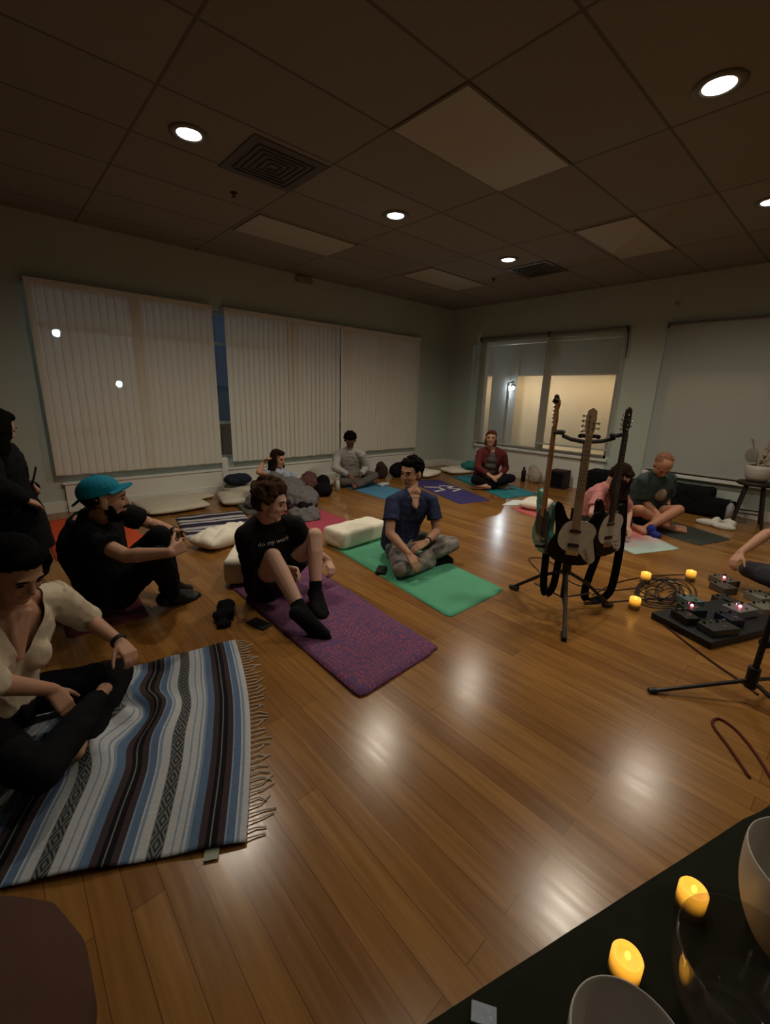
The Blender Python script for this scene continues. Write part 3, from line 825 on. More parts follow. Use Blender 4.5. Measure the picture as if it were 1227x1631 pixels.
def head_parts(bm, c, F, s=1.0, hk=1.0):
    f, l, u = F
    B3 = Matrix((f, l, u)).transposed()
    def E(p_, r): ball(bm, c + B3 @ Vector(p_) * s, tuple(q * s for q in r), B3, 20, 14)
    E((-.012, 0, .030), (.098, .081, .088)); E((.034, 0, -.012), (.056, .066, .070)); E((.032, 0, -.058), (.052, .058, .052))
    E((.064, 0, -.090), (.022, .028, .020)); E((.078, 0, .034), (.016, .048, .011)); E((.066, .034, -.018), (.02, .02, .02)); E((.066, -.034, -.018), (.02, .02, .02))
    E((.084, .0, -.050), (.012, .026, .013)); E((-.012, 0, -.05), (.05, .055, .05))
    a = c + B3 @ V(.086, 0, .026) * s; t_ = c + B3 @ V(.103, 0, -.018) * s
    tube(bm, a, t_, .008 * s, .012 * s, 10); ball(bm, t_, .0125 * s)
    for sg in (-1, 1):
        E((.092, sg * .012, -.021), (.009, .008, .008)); E((-.006, sg * .083, -.006), (.018, .008, .030)); E((.002, sg * .074, -.03), (.012, .008, .012))
def person(name, J, F, label, skin, tee, pants, hair=None, s=1.0, vox=.006, sleeve=.55, shorts=False, sock=None, bare=False, shoe=None,
           wk=1.0, dk=1.0, curlL=.5, curlR=.5, palmL=None, palmR=None, vneck=0, hairm=None, extras=None, female=False, beard=None, shirt_name='shirt', hem=-.06, loose=.0):
    J = J_(J); f, l, u = F
    J['head'] = J['head'] - u * .008
    root = thing(name, (J['pel'].x, J['pel'].y, 0), label, 'person')
    bm = BM()
    prof = fatten(PROF, 0, wk * s, dk * s)
    loft(bm, torso_rings(J, prof))
    up_ = (J['neck'] - J['pel']).normalized()
    tl = (J['shL'] - J['shR']).normalized(); tf = tl.cross(up_).normalized()
    hb = J['head'] - u * .075 * s - f * .02 * s
    tube(bm, J['neck'] - up_ * .05, hb, .062 * s, .052 * s); ball(bm, hb, .05 * s)
    head_parts(bm, J['head'], F, s * 1.04)
    for q in 'LR':
        sh, el, wr, ha = J['sh' + q], J['el' + q], J['wr' + q], J['ha' + q]
        tube(bm, J['neck'] + up_ * .035, sh - up_ * .006, .034 * s, .046 * s); capsule(bm, sh - up_ * .006, el, .050 * s, .039 * s)
        m_ = sh.lerp(el, .35); ball(bm, m_, (.047 * s,) * 3)
        x = el.lerp(wr, .28); capsule(bm, el, x, .038 * s, .041 * s); capsule(bm, x, wr, .040 * s, .026 * s)
        tw = {'L': palmL, 'R': palmR}[q]
        if tw is None: tw = (J['pel'] + V(0, 0, .1) - ha).normalized() * .5 + V(0, 0, -1)
        hand(bm, wr, ha, q, Vector(tw), {'L': curlL, 'R': curlR}[q], s)
        hp, kn, an, to = J['hip' + q], J['kn' + q], J['an' + q], J['to' + q]
        ball(bm, hp, (.10 * s,) * 3); capsule(bm, hp, kn, .088 * s, .056 * s)
        x = kn.lerp(an, .3); capsule(bm, kn, x, .054 * s, .056 * s); capsule(bm, x, an, .055 * s, .036 * s)
        foot(bm, an, to, s, 0, bare, kn)
    if vneck:
        a = J['neck'] + tf * .045 * s - up_ * .0; c = J['neck'] - up_ * (vneck) + tf * .128 * s * dk
        for o_ in (-1, 0, 1): tube(bm, a + tl * o_ * .03 - up_ * .02, c - tf * .012, .03 * s, .014 * s)
    remesh('body', bm, skin, vox, root, 5)
    # shirt
    bm = BM(); g = .016 + loose
    loft(bm, torso_rings(J, fatten(prof, g), hem, 1.015))
    for q in 'LR':
        sh, el, wr = J['sh' + q], J['el' + q], J['wr' + q]
        tube(bm, J['neck'] + up_ * .022, sh - up_ * .006, .045 * s, .048 * s + g * .5)
        if sleeve > 0:
            if sleeve <= 1: e = sh.lerp(el, sleeve); sq = sh - up_ * .008; ball(bm, sq, .049 * s + g * .6); tube(bm, sq, e, .050 * s + g * .6, .050 * s + g * 1.1)
            else:
                e = el.lerp(wr, sleeve - 1); ball(bm, sh - up_ * .008, .049 * s + g * .6); tube(bm, sh, el, .055 * s + g * .8, .042 * s + g * .8); ball(bm, el, .043 * s + g * .8); tube(bm, el, e, .043 * s + g * .8, .032 * s + g * .7)
    if female:
        for sg in (-1, 1): ball(bm, J['neck'] - up_ * .20 + tl * sg * .075 + tf * .082 * dk, (.054 * s, .058 * s, .07 * s))
    so = remesh(shirt_name, bm, tee, max(vox, .007), root, 4, .0045, 11)
    if vneck:   # open the neckline
        a = J['neck'] + tf * .05; 
        me = so.data; bm = BM(); bm.from_mesh(me)
        kill = []
        for v in bm.verts:
            r_ = v.co - J['neck']; dn = -r_.dot(up_); dx = abs(r_.dot(tl)); fr = r_.dot(tf)
            if fr > .0 and dn < vneck + .01:
                sd = dx - max(0, (vneck - dn)) * .5
                if sd < -.004: kill.append(v)
                elif sd < .005: v.co += tl * math.copysign(.0 - sd, r_.dot(tl))
        bmesh.ops.delete(bm, geom=kill, context='VERTS')
        bv = {v: [e.other_vert(v) for e in v.link_edges if e.is_boundary] for v in bm.verts if v.is_boundary}
        for _ in range(12):
            new = {v: v.co * .4 + (n_[0].co + n_[1].co) * .3 for v, n_ in bv.items() if len(n_) == 2}
            for v, c_ in new.items(): v.co = c_
        bm.to_mesh(me); bm.free()
    # legwear
    bm = BM(); g = .012
    ball(bm, J['pel'] + V(0, 0, .0), (.15 * s * wk, .15 * s * wk, .115))
    for q in 'LR':
        hp, kn, an = J['hip' + q], J['kn' + q], J['an' + q]
        ball(bm, hp, (.112 * s,) * 3)
        if shorts:
            e = hp.lerp(kn, .5); tube(bm, hp, e, .10 * s, .098 * s)
        else:
            capsule(bm, hp, kn, .098 * s, .066 * s); x = kn.lerp(an, .3)
            capsule(bm, kn, x, .066 * s, .066 * s); tube(bm, x, kn.lerp(an, .97), .066 * s, .054 * s)
    po = remesh('shorts' if shorts else 'trousers', bm, pants, max(vox, .008), root, 4, .005, 10)
    for v in po.data.vertices: v.co.z = max(v.co.z, .012)
    # feet
    if sock or shoe:
        for q in 'LR':
            bm = BM(); kn, an, to = J['kn' + q], J['an' + q], J['to' + q]
            foot(bm, an, to, s * 1.04, .010 if sock else .014, False, kn)
            if sock: tube(bm, an, an.lerp(kn, .22), .042 * s, .045 * s)
            remesh('sock' if sock else 'shoe', bm, sock or shoe, .007, root, 3)
    B3 = Matrix((f, l, u)).transposed(); hc = J['head']
    for sg in (-1, 1):
        bm = BM(); ball(bm, hc + B3 @ V(.083, sg * .031, .012) * s, (.009 * s, .012 * s, .0052 * s), B3, 12, 8); link('eye', bm, M_eye, root, True)
        bm = BM(); path(bm, [hc + B3 @ V(.084, sg * .052, .034) * s, hc + B3 @ V(.094, sg * .034, .041) * s, hc + B3 @ V(.095, sg * .014, .036) * s], [.002, .004, .003], 6); link('eyebrow', bm, hairm or M_eye, root, True)
    bm = BM(); path(bm, [hc + B3 @ V(.080, sgn * .024, -.051 + .004 * abs(sgn)) * s + B3 @ V(.015 * (1 - abs(sgn)), 0, 0) for sgn in (-1, -.5, 0, .5, 1)], [.002, .005, .006, .005, .002], 6); link('lips', bm, M_lips, root, True)
    # hair
    def HE(bm, p_, r): ball(bm, hc + B3 @ Vector(p_) * s * 1.04, tuple(q * s * 1.04 for q in r), B3, 18, 12)
    rnd = random.Random(len(label))
    if hair:
        bm = BM()
        if hair in ('short', 'curly', 'long', 'messy', 'pony'):
            HE(bm, (-.026, 0, .048), (.100, .086, .090)); HE(bm, (-.045, 0, .0), (.075, .080, .080)); HE(bm, (.035, 0, .098), (.045, .062, .03))
        if hair == 'crop': HE(bm, (-.03, 0, .036), (.095, .082, .088))
        if hair in ('curly', 'messy'):
            R_ = .030 if hair == 'curly' else .020
            for k in range(110 if hair == 'curly' else 60):
                a = rnd.uniform(-PI, PI); z = rnd.uniform(-.15, 1)
                if abs(a) < .9 and z < .62: continue
                r_ = math.sqrt(max(0, 1 - z * z))
                HE(bm, (-.018 + .104 * r_ * math.cos(a), .090 * r_ * math.sin(a), .045 + .098 * z), (R_ * rnd.uniform(.5, .9),) * 3)
        if hair == 'long':
            for sg in (-1, 1):
                HE(bm, (-.01, sg * .078, -.02), (.06, .026, .085)); HE(bm, (.0, sg * .088, -.12), (.05, .03, .09)); HE(bm, (.01, sg * .085, -.20), (.04, .03, .07))
            HE(bm, (-.085, 0, -.06), (.045, .085, .11)); HE(bm, (-.085, 0, -.18), (.04, .08, .09))
        if hair == 'pony':
            HE(bm, (-.12, 0, .03), (.04, .04, .045)); HE(bm, (-.10, 0, -.05), (.035, .05, .07))
        if callable(extras): extras(bm, HE, J, F)
        remesh('hair', bm, hairm, .006, root, 2, .005 if hair != 'short' else .0035, 34)
    if beard:
        bm = BM(); HE(bm, (.042, 0, -.078), (.052, .055, .046)); HE(bm, (.075, 0, -.036), (.024, .033, .01)); HE(bm, (.02, .052, -.04), (.03, .014, .045)); HE(bm, (.02, -.052, -.04), (.03, .014, .045))
        remesh('beard', bm, beard, .005, root, 2, .003, 40)
    return root, J, B3
NAVY = dict(pel=(2.621, 2.654, 0.133), hipL=(2.722, 2.648, 0.136), hipR=(2.529, 2.602, 0.117), neck=(2.604, 2.510, 0.613), head=(2.657, 2.591, 0.777), shL=(2.760, 2.422, 0.550), shR=(2.424, 2.564, 0.565), elL=(2.757, 2.342, 0.291), elR=(2.319, 2.473, 0.323), wrL=(2.524, 2.251, 0.265), wrR=(2.318, 2.247, 0.213), haL=(2.435, 2.263, 0.237), haR=(2.316, 2.172, 0.150), knL=(2.881, 2.260, 0.172), knR=(2.262, 2.269, 0.083), anL=(2.475, 2.320, 0.078), anR=(2.669, 2.296, 0.040), toL=(2.316, 2.292, 0.023), toR=(2.828, 2.256, 0.019))
CURLY = dict(pel=(1.346, 2.664, 0.112), hipL=(1.446, 2.682, 0.127), hipR=(1.266, 2.603, 0.096), neck=(1.285, 2.577, 0.599), head=(1.261, 2.466, 0.748), shL=(1.450, 2.493, 0.552), shR=(1.113, 2.544, 0.534), elL=(1.588, 2.593, 0.336), elR=(1.195, 2.629, 0.279), wrL=(1.771, 2.577, 0.192), wrR=(1.334, 2.424, 0.281), haL=(1.759, 2.506, 0.143), haR=(1.377, 2.342, 0.276), knL=(1.580, 2.454, 0.455), knR=(1.196, 2.341, 0.419), anL=(1.484, 2.300, 0.095), anR=(1.219, 2.030, 0.143), toL=(1.428, 2.150, 0.039), toR=(1.296, 1.930, 0.025))
CAP = dict(pel=(0.441, 3.114, 0.166), hipL=(0.529, 3.177, 0.198), hipR=(0.460, 2.998, 0.162), neck=(0.363, 3.040, 0.663), head=(0.443, 2.918, 0.785), shL=(0.527, 3.153, 0.651), shR=(0.314, 2.863, 0.593), elL=(0.740, 3.271, 0.496), elR=(0.456, 2.613, 0.518), wrL=(0.840, 3.040, 0.474), wrR=(0.631, 2.435, 0.550), haL=(0.857, 2.961, 0.432), haR=(0.709, 2.476, 0.559), knL=(0.701, 2.909, 0.507), knR=(0.646, 2.705, 0.439), anL=(0.776, 3.027, 0.107), anR=(0.738, 2.907, 0.078), toL=(0.891, 3.114, 0.018), toR=(0.884, 2.951, 0.016))
CREAM = dict(pel=(-0.174, 2.069, 0.168), hipL=(-0.119, 2.144, 0.151), hipR=(-0.227, 1.989, 0.172), neck=(-0.047, 2.044, 0.620), head=(-0.010, 1.956, 0.773), shL=(0.076, 2.163, 0.563), shR=(-0.220, 2.000, 0.626), elL=(0.203, 2.284, 0.363), elR=(-0.140, 1.842, 0.427), wrL=(0.288, 2.069, 0.310), wrR=(0.023, 1.922, 0.275), haL=(0.308, 1.992, 0.279), haR=(0.054, 1.897, 0.200), knL=(0.280, 2.139, 0.119), knR=(-0.055, 1.630, 0.151), anL=(0.081, 1.800, 0.050), anR=(0.171, 1.959, 0.140), toL=(-0.051, 1.763, 0.135), toR=(0.061, 1.892, 0.029))
GREY = dict(pel=(4.351, 5.582, 0.110), hipL=(4.446, 5.563, 0.139), hipR=(4.265, 5.633, 0.097), neck=(4.184, 5.467, 0.567), head=(4.142, 5.387, 0.732), shL=(4.311, 5.324, 0.518), shR=(4.039, 5.576, 0.491), elL=(4.460, 5.363, 0.283), elR=(3.885, 5.428, 0.311), wrL=(4.253, 5.266, 0.182), wrR=(4.079, 5.327, 0.189), haL=(4.226, 5.293, 0.100), haR=(4.132, 5.275, 0.135), knL=(4.454, 5.145, 0.171), knR=(3.964, 5.340, 0.091), anL=(4.052, 5.128, 0.050), anR=(4.378, 5.271, 0.071), toL=(4.121, 5.284, 0.050), toR=(4.544, 5.237, 0.054))
RED = dict(pel=(6.045, 4.150, 0.133), hipL=(6.131, 4.099, 0.132), hipR=(5.962, 4.205, 0.142), neck=(6.027, 4.073, 0.631), head=(5.945, 4.046, 0.799), shL=(6.130, 3.924, 0.563), shR=(5.865, 4.169, 0.579), elL=(6.243, 3.909, 0.308), elR=(5.726, 4.104, 0.346), wrL=(6.014, 3.856, 0.225), wrR=(5.747, 3.877, 0.248), haL=(5.931, 3.867, 0.191), haR=(5.745, 3.791, 0.222), knL=(6.081, 3.686, 0.194), knR=(5.583, 4.025, 0.161), anL=(5.741, 3.900, 0.071), anR=(5.968, 3.892, 0.061), toL=(5.640, 4.035, 0.049), toR=(6.071, 3.757, 0.048))
TEAL = dict(pel=(5.726, 1.634, 0.128), hipL=(5.807, 1.569, 0.133), hipR=(5.663, 1.715, 0.137), neck=(5.642, 1.536, 0.631), head=(5.510, 1.467, 0.758), shL=(5.809, 1.452, 0.584), shR=(5.486, 1.634, 0.575), elL=(5.923, 1.476, 0.322), elR=(5.587, 1.613, 0.306), wrL=(5.734, 1.395, 0.166), wrR=(5.507, 1.399, 0.187), haL=(5.674, 1.339, 0.120), haR=(5.453, 1.328, 0.161), knL=(5.559, 1.249, 0.284), knR=(5.285, 1.547, 0.262), anL=(5.272, 1.471, 0.050), anR=(5.615, 1.361, 0.054), toL=(5.360, 1.622, 0.052), toR=(5.689, 1.202, 0.051))
PINK = dict(pel=(4.771, 1.929, 0.148), hipL=(4.864, 1.930, 0.160), hipR=(4.675, 1.931, 0.150), neck=(4.747, 1.694, 0.568), head=(4.674, 1.600, 0.702), shL=(4.896, 1.630, 0.484), shR=(4.573, 1.736, 0.515), elL=(5.048, 1.584, 0.271), elR=(4.388, 1.710, 0.326), wrL=(4.852, 1.509, 0.160), wrR=(4.574, 1.689, 0.180), haL=(4.802, 1.459, 0.113), haR=(4.636, 1.661, 0.127), knL=(5.077, 1.593, 0.148), knR=(4.439, 1.610, 0.147), anL=(4.686, 1.590, 0.069), anR=(4.824, 1.679, 0.071), toL=(4.533, 1.636, 0.048), toR=(4.983, 1.665, 0.048))
HOOD = dict(pel=(2.888, 4.864, 0.119), hipL=(2.966, 4.911, 0.100), hipR=(2.809, 4.813, 0.152), neck=(2.767, 5.210, 0.408), head=(2.759, 5.136, 0.569), shL=(2.917, 5.263, 0.323), shR=(2.613, 5.130, 0.367), elL=(3.063, 5.380, 0.146), elR=(2.407, 4.990, 0.447), wrL=(2.899, 5.257, 0.258), wrR=(2.550, 5.152, 0.533), haL=(2.875, 5.242, 0.338), haR=(2.573, 5.095, 0.590), knL=(2.673, 4.703, 0.246), knR=(2.499, 4.590, 0.284), anL=(2.634, 4.341, 0.114), anR=(2.700, 4.750, 0.013), toL=(2.788, 4.374, 0.095), toR=(2.823, 4.649, 0.025))
BLACK = dict(pel=(0.034, 3.976, 0.515), hipL=(0.022, 4.075, 0.494), hipR=(-0.001, 3.880, 0.508), neck=(-0.006, 4.012, 0.999), head=(0.033, 3.884, 1.133), shL=(0.056, 4.182, 0.951), shR=(-0.054, 3.834, 0.969), elL=(0.027, 4.208, 0.673), elR=(-0.047, 3.607, 0.807), wrL=(0.188, 4.017, 0.666), wrR=(0.109, 3.736, 0.659), haL=(0.156, 4.014, 0.750), haR=(0.173, 3.782, 0.615), knL=(0.065, 4.057, 0.077), knR=(0.110, 3.898, 0.103), anL=(-0.349, 4.130, 0.075), anR=(-0.310, 3.899, 0.072), toL=(-0.512, 4.159, 0.035), toR=(-0.477, 3.914, 0.048))
RIGHT = dict(pel=(4.446, -0.083, 0.135), hipL=(4.430, -0.181, 0.131), hipR=(4.441, 0.019, 0.129), neck=(4.245, -0.067, 0.592), head=(4.164, -0.050, 0.764), shL=(4.276, -0.251, 0.562), shR=(4.321, 0.106, 0.569), elL=(4.238, -0.347, 0.302), elR=(4.323, 0.370, 0.477), wrL=(4.121, -0.156, 0.192), wrR=(4.148, 0.474, 0.332), haL=(4.066, -0.086, 0.178), haR=(4.084, 0.495, 0.272), knL=(4.057, -0.371, 0.160), knR=(4.315, 0.419, 0.171), anL=(4.088, 0.039, 0.071), anR=(4.203, 0.020, 0.101), toL=(4.167, 0.187, 0.049), toR=(4.156, -0.142, 0.075))
M_hair_black = mat('black hair', (.004, .0035, .0035), .85, .3, 40, .5, 200, spec=.06)
M_hair_brown = mat('curly brown hair', (.06, .032, .018), .9, .3, 40, .5, 200, spec=.06)
M_hair_dbrown = mat('dark brown hair', (.022, .011, .009), .85, .3, 40, .5, 200, spec=.06)
M_hair_red = mat('reddish hair', (.10, .035, .022), .85, .3, 40, .5, 200, spec=.06)

def camo(name):
    m, nt, b = nmat(name)
    N, L = nt.nodes, nt.links
    tc = N.new('ShaderNodeTexCoord'); nz = N.new('ShaderNodeTexNoise'); nz.inputs['Scale'].default_value = 9; nz.inputs['Detail'].default_value = 2
    L.new(tc.outputs['Object'], nz.inputs['Vector'])
    cr = N.new('ShaderNodeValToRGB'); e = cr.color_ramp.elements
    e[0].position = .38; e[0].color = (.045, .04, .045, 1); e[1].position = .60; e[1].color = (.30, .28, .25, 1)
    x = e.new(.47); x.color = (.16, .145, .135, 1)
    L.new(nz.outputs[0], cr.inputs[0]); L.new(cr.outputs[0], b.inputs['Base Color']); b.inputs['Roughness'].default_value = .9
    return m
def band(root, a, b_, r, m, name='wristband'):
    bm = BM(); a, b_ = Vector(a), Vector(b_); d = (b_ - a).normalized(); c = a; tube(bm, c - d * .008, c + d * .008, r, r, 20); link(name, bm, m, root, True)

# man in navy
r, J, B3 = person('person', NAVY, look(192, -6), 'person in a navy t-shirt and mottled grey trousers sitting cross-legged on the green mat, laughing', M_skin_mid,
    mat('navy jersey', (.032, .042, .095), .9, .1, 6, .2, 90, spec=.1), camo('mottled grey trousers'), 'messy', vox=.0055, sleeve=.62, sock=M_blackcloth, hairm=M_hair_black, vneck=.07, curlR=.3, curlL=.5, palmR=(.2, -.1, -1), wk=1.13, dk=1.1)
band(r, J['wrL'].lerp(J['elL'], .12), J['elL'], .034, M_black)
# curly-haired man
r, J, B3 = person('person', CURLY, look(-50, -14), 'curly-haired person in a black t-shirt, shorts and black socks, knees up on the purple towel', M_skin_pale,
    mat('black jersey', (.009, .009, .010), .9, .15, 6, .2, 90, spec=.12), mat('black shorts cloth', (.010, .011, .012), .8, .15, 6, .2, 60, spec=.15), 'curly', vox=.0055, sleeve=.80, shorts=True, sock=M_blackcloth, hairm=M_hair_brown,
    curlL=.7, curlR=.9, loose=.012, palmL=(-.3, -.2, -1), palmR=(-.5, -.4, -.3), wk=1.06, dk=1.05)
CURLY_ROOT, CJ = r, J
# man in turquoise cap
r, J, B3 = person('person', CAP, look(-12, -4), 'bearded person in a black t-shirt and turquoise cap hugging raised knees', M_skin_mid,
    M_blackcloth, M_blackcloth, 'crop', s=1.04, vox=.0055, sleeve=.62, shoe=M_black, hairm=M_hair_black, beard=M_hair_black, wk=1.12, dk=1.2, curlL=1.0, curlR=1.0, palmL=(-.3, -1, -.2), palmR=(-.3, 1, -.2), loose=.01)
hc = J['head']; s = 1.04
bm = BM(); M_cap = mat('turquoise cap cloth', (.0, .19, .30), .85, .06, 8, .2, 120)
f, l, u = look(-12, 10)
Q = Matrix((f, l, u)).transposed()
ball(bm, hc + Q @ V(-.018, 0, .062), (.116, .098, .092), Q, 20, 12)
cap = remesh('cap', bm, M_cap, .006, r, 2)
bmk = BM(); bmk.from_mesh(cap.data)
bmesh.ops.delete(bmk, geom=[v for v in bmk.verts if (v.co - hc).dot(u) < .042], context='VERTS'); bmk.to_mesh(cap.data); bmk.free()
bm = BM(); n = 14; top = []; bot = []
for i in range(n + 1):
    a = -1.15 + 2.3 * i / n
    for k in range(5):
        rr = .088 + .082 * (k / 4) * math.cos(a * .72) ** .5
        p_ = hc + Q @ V(-.01 + rr * math.cos(a) * 1.0, rr * math.sin(a) * .92, .052 + .012 * math.cos(a) - .012 * k / 4 + .012 * (k / 4) * math.cos(a))
        top.append(bm.verts.new(p_)); bot.append(bm.verts.new(p_ - u * .004))
for i in range(n):
    for k in range(4):
        q = [i * 5 + k, i * 5 + k + 1, (i + 1) * 5 + k + 1, (i + 1) * 5 + k]
        bm.faces.new([top[x] for x in q]); bm.faces.new([bot[x] for x in q[::-1]])
link('brim', bm, M_cap, cap, True)
bm = BM(); ball(bm, hc + Q @ V(-.018, 0, .154), .008); link('button', bm, M_cap, cap, True)
bm = BM(); path(bm, [hc + Q @ V(-.115, .03, .035), hc + Q @ V(-.145, .0, .02), hc + Q @ V(-.165, -.01, .01)], [.008, .008, .006], 6); link('strap', bm, M_cap, cap, True)
band(r, J['wrL'].lerp(J['elL'], .05), J['elL'], .034, M_black)
# woman in cream blouse
def ex_cream(bm, HE, J, F):
    HE(bm, (-.06, .0, -.06), (.06, .085, .09)); HE(bm, (-.02, -.07, -.06), (.05, .03, .09)); HE(bm, (.02, .062, .06), (.05, .03, .05))
r, J, B3 = person('person', CREAM, look(-62, -32), 'dark-haired person in a cream v-neck blouse and black trousers sitting barefoot on the serape blanket', M_skin_mid,
    mat('cream satin', (.60, .52, .39), .55, .06, 6, .2, 40), M_blackcloth, 'short', s=.95, vox=.0055, sleeve=1.12, bare=True, hairm=M_hair_black, vneck=.19, female=True, extras=ex_cream, curlL=.8, curlR=.6, loose=.012, shirt_name='blouse', hem=.12, palmL=(0, -.3, -1), palmR=(.2, 0, -1))
band(r, J['wrL'].lerp(J['elL'], .02), J['elL'], .034, M_black, 'bracelet')
# man in grey
r, J, B3 = person('person', GREY, look(232, -42), 'dark-haired person in a light grey long-sleeved top looking down, cross-legged below the blinds', M_skin_dark,
    mat('light grey knit', (.40, .39, .37), .95, .06, 8, .3, 60), mat('taupe trousers', (.10, .09, .08), .9, .1, 8), 'messy', s=.97, vox=.008, sleeve=1.85, bare=True, hairm=M_hair_black, loose=.008)
# woman in red cardigan
def ex_red(bm, HE, J, F):
    HE(bm, (-.02, .07, -.04), (.05, .022, .08)); HE(bm, (-.02, -.07, -.04), (.05, .022, .08)); HE(bm, (-.07, 0, -.05), (.04, .07, .08))
r, J, B3 = person('person', RED, look(212, 2), 'person in a dark red cardigan over a grey top, sitting cross-legged on the teal mat', M_skin_mid,
    mat('dark red knit', (.11, .018, .018), .95, .1, 8, .3, 50), M_blackcloth, 'short', s=1.0, vox=.008, sleeve=1.8, bare=True, hairm=M_hair_red, vneck=.07, wk=1.22, dk=1.25, female=True, extras=ex_red, shirt_name='cardigan')
up_ = (J['neck'] - J['pel']).normalized(); tl = (J['shL'] - J['shR']).normalized(); tf = tl.cross(up_).normalized()
bm = BM(); pts = []
for t, w in ((.14, .085), (.3, .10), (.5, .10), (.7, .085), (.82, .055)):
    ball(bm, J['pel'] + (J['neck'] - J['pel']) * t + tf * (.115 + (.035 if t > .45 else .02)), (w, w, .07))
remesh('inner_top', bm, mat('taupe jersey', (.07, .065, .055), .9), .009, r, 4)
# man in dark teal
def decal(root, J, mcol, w, h, t, up_off=0):
    pass
r, J, B3 = person('person', TEAL, look(214, -52), 'balding person in a dark teal t-shirt leaning forward, bare-legged on the charcoal mat', mat('ruddy skin', (.42, .20, .12), .55),
    mat('dark teal jersey', (.035, .055, .055), .9, .08, 8, .2, 60), mat('dark shorts', (.012, .013, .015), .9), 'crop', s=1.05, vox=.008, sleeve=.8, shorts=True, bare=True, hairm=mat('thin sandy red hair', (.19, .085, .05), .9, .2, 30), wk=1.12, dk=1.1, loose=.012)
up_ = (J['neck'] - J['pel']).normalized(); tl = (J['shL'] - J['shR']).normalized(); tf = tl.cross(up_).normalized()
bm = BM(); ball(bm, J['pel'] + (J['neck'] - J['pel']) * .62 + tf * .118, (.07, .07, .08)); link('shirt_print', bm, mat('tan shirt print', (.20, .15, .09), .9, .6, 30), r, True)
# woman in pink
def ex_pink(bm, HE, J, F):
    f, l, u = F
    for k, (a, c_) in enumerate(((.08, .0), (-.08, .0), (0, -.06), (.05, .05), (-.05, .06), (.085, .03), (-.085, .03))):
        p0 = J['head'] + l * a + f * c_ - u * .0
        path(bm, [p0 + u * .03, p0 + V(0, 0, -.10), p0 + V(-.01, -.02, -.22), p0 + V(-.02, -.02, -.31)], [.04, .042, .034, .014], 8)
r, J, B3 = person('person', PINK, look(262, -48), 'person with long brown hair and a pink top bending forward behind the guitars', M_skin_pale,
    mat('pink jersey', (.50, .20, .19), .9, .08, 8, .2, 60), mat('black leggings', (.012, .012, .014), .9), 'short', s=.95, vox=.008, sleeve=.7, bare=True, hairm=M_hair_dbrown, female=True, extras=ex_pink)
# woman reclining under grey blanket
r, J, B3 = person('person', HOOD, look(292, -10), 'dark-haired person in a pale blue top reclining under the grey blanket, one elbow raised', M_skin_mid,
    mat('pale blue jersey', (.33, .38, .46), .9), M_blackcloth, 'long', s=.93, vox=.008, sleeve=.5, sock=M_blackcloth, hairm=M_hair_dbrown, female=True)
# kneeling person in black
r, J, B3 = person('person', BLACK, look(28, -20), 'person dressed all in black kneeling upright at the left edge of the picture', M_skin_mid,
    M_blackcloth, M_blackcloth, 'long', s=1.0, vox=.008, sleeve=1.9, shoe=M_black, hairm=M_hair_black, dk=1.15, wk=1.0, loose=.03, shirt_name='coat', hem=-.55)
bm = BM(); box(bm, (-.004, -.036, -.075), (.004, .036, .075), Matrix.Translation(J['haL'] + V(.03, -.01, .02)) @ Matrix.Rotation(.3, 4, 'Y'), .003)
tag(link('phone', bm, M_black), 'dark phone in the hand of the kneeling person in black', 'phone')
# person at right edge
r, J, B3 = person('person', RIGHT, look(175, -40), 'person in dark clothes at the right edge reaching to the effects pedals', M_skin_mid,
    mat('charcoal jersey', (.02, .02, .024), .9), mat('dark grey denim', (.045, .045, .055), .9), 'short', s=1.0, vox=.008, sleeve=.6, shoe=M_black, hairm=M_hair_dbrown, curlR=.6)

# shirt lettering on the black t-shirt
up_ = (CJ['neck'] - CJ['pel']).normalized(); tl = (CJ['shL'] - CJ['shR']).normalized(); tf = tl.cross(up_).normalized()
def text_mesh(body, size):
    cu = bpy.data.curves.new('t', 'FONT'); cu.body = body; cu.size = size; cu.align_x = 'CENTER'; cu.extrude = .0
    cu.resolution_u = 3
    o = bpy.data.objects.new('t', cu); C.objects.link(o)
    dg = bpy.context.evaluated_depsgraph_get(); me = bpy.data.meshes.new_from_object(o.evaluated_get(dg))
    bpy.data.objects.remove(o); bm = BM(); bm.from_mesh(me); return bm
bm = text_mesh('do my work', .046)
shirt = [o for o in bpy.data.objects if o.parent == CURLY_ROOT and o.name.startswith('shirt')][0]
from mathutils.bvhtree import BVHTree
bt = BVHTree.FromPolygons([v.co.copy() for v in shirt.data.vertices], [tuple(p.vertices) for p in shirt.data.polygons])
bmesh.ops.subdivide_edges(bm, edges=[e for e in bm.edges if e.calc_length() > .008], cuts=2)
cc = CJ['pel'] + (CJ['neck'] - CJ['pel']) * .74
for v in bm.verts:
    o_ = cc + tl * v.co.x * .95 + up_ * (v.co.y) + tf * .4
    h_ = bt.ray_cast(o_, -tf)
    v.co = (h_[0] if h_[0] else o_ - tf * .25) + tf * .0025
link('shirt_lettering', bm, cm((.55, .53, .50)), shirt)

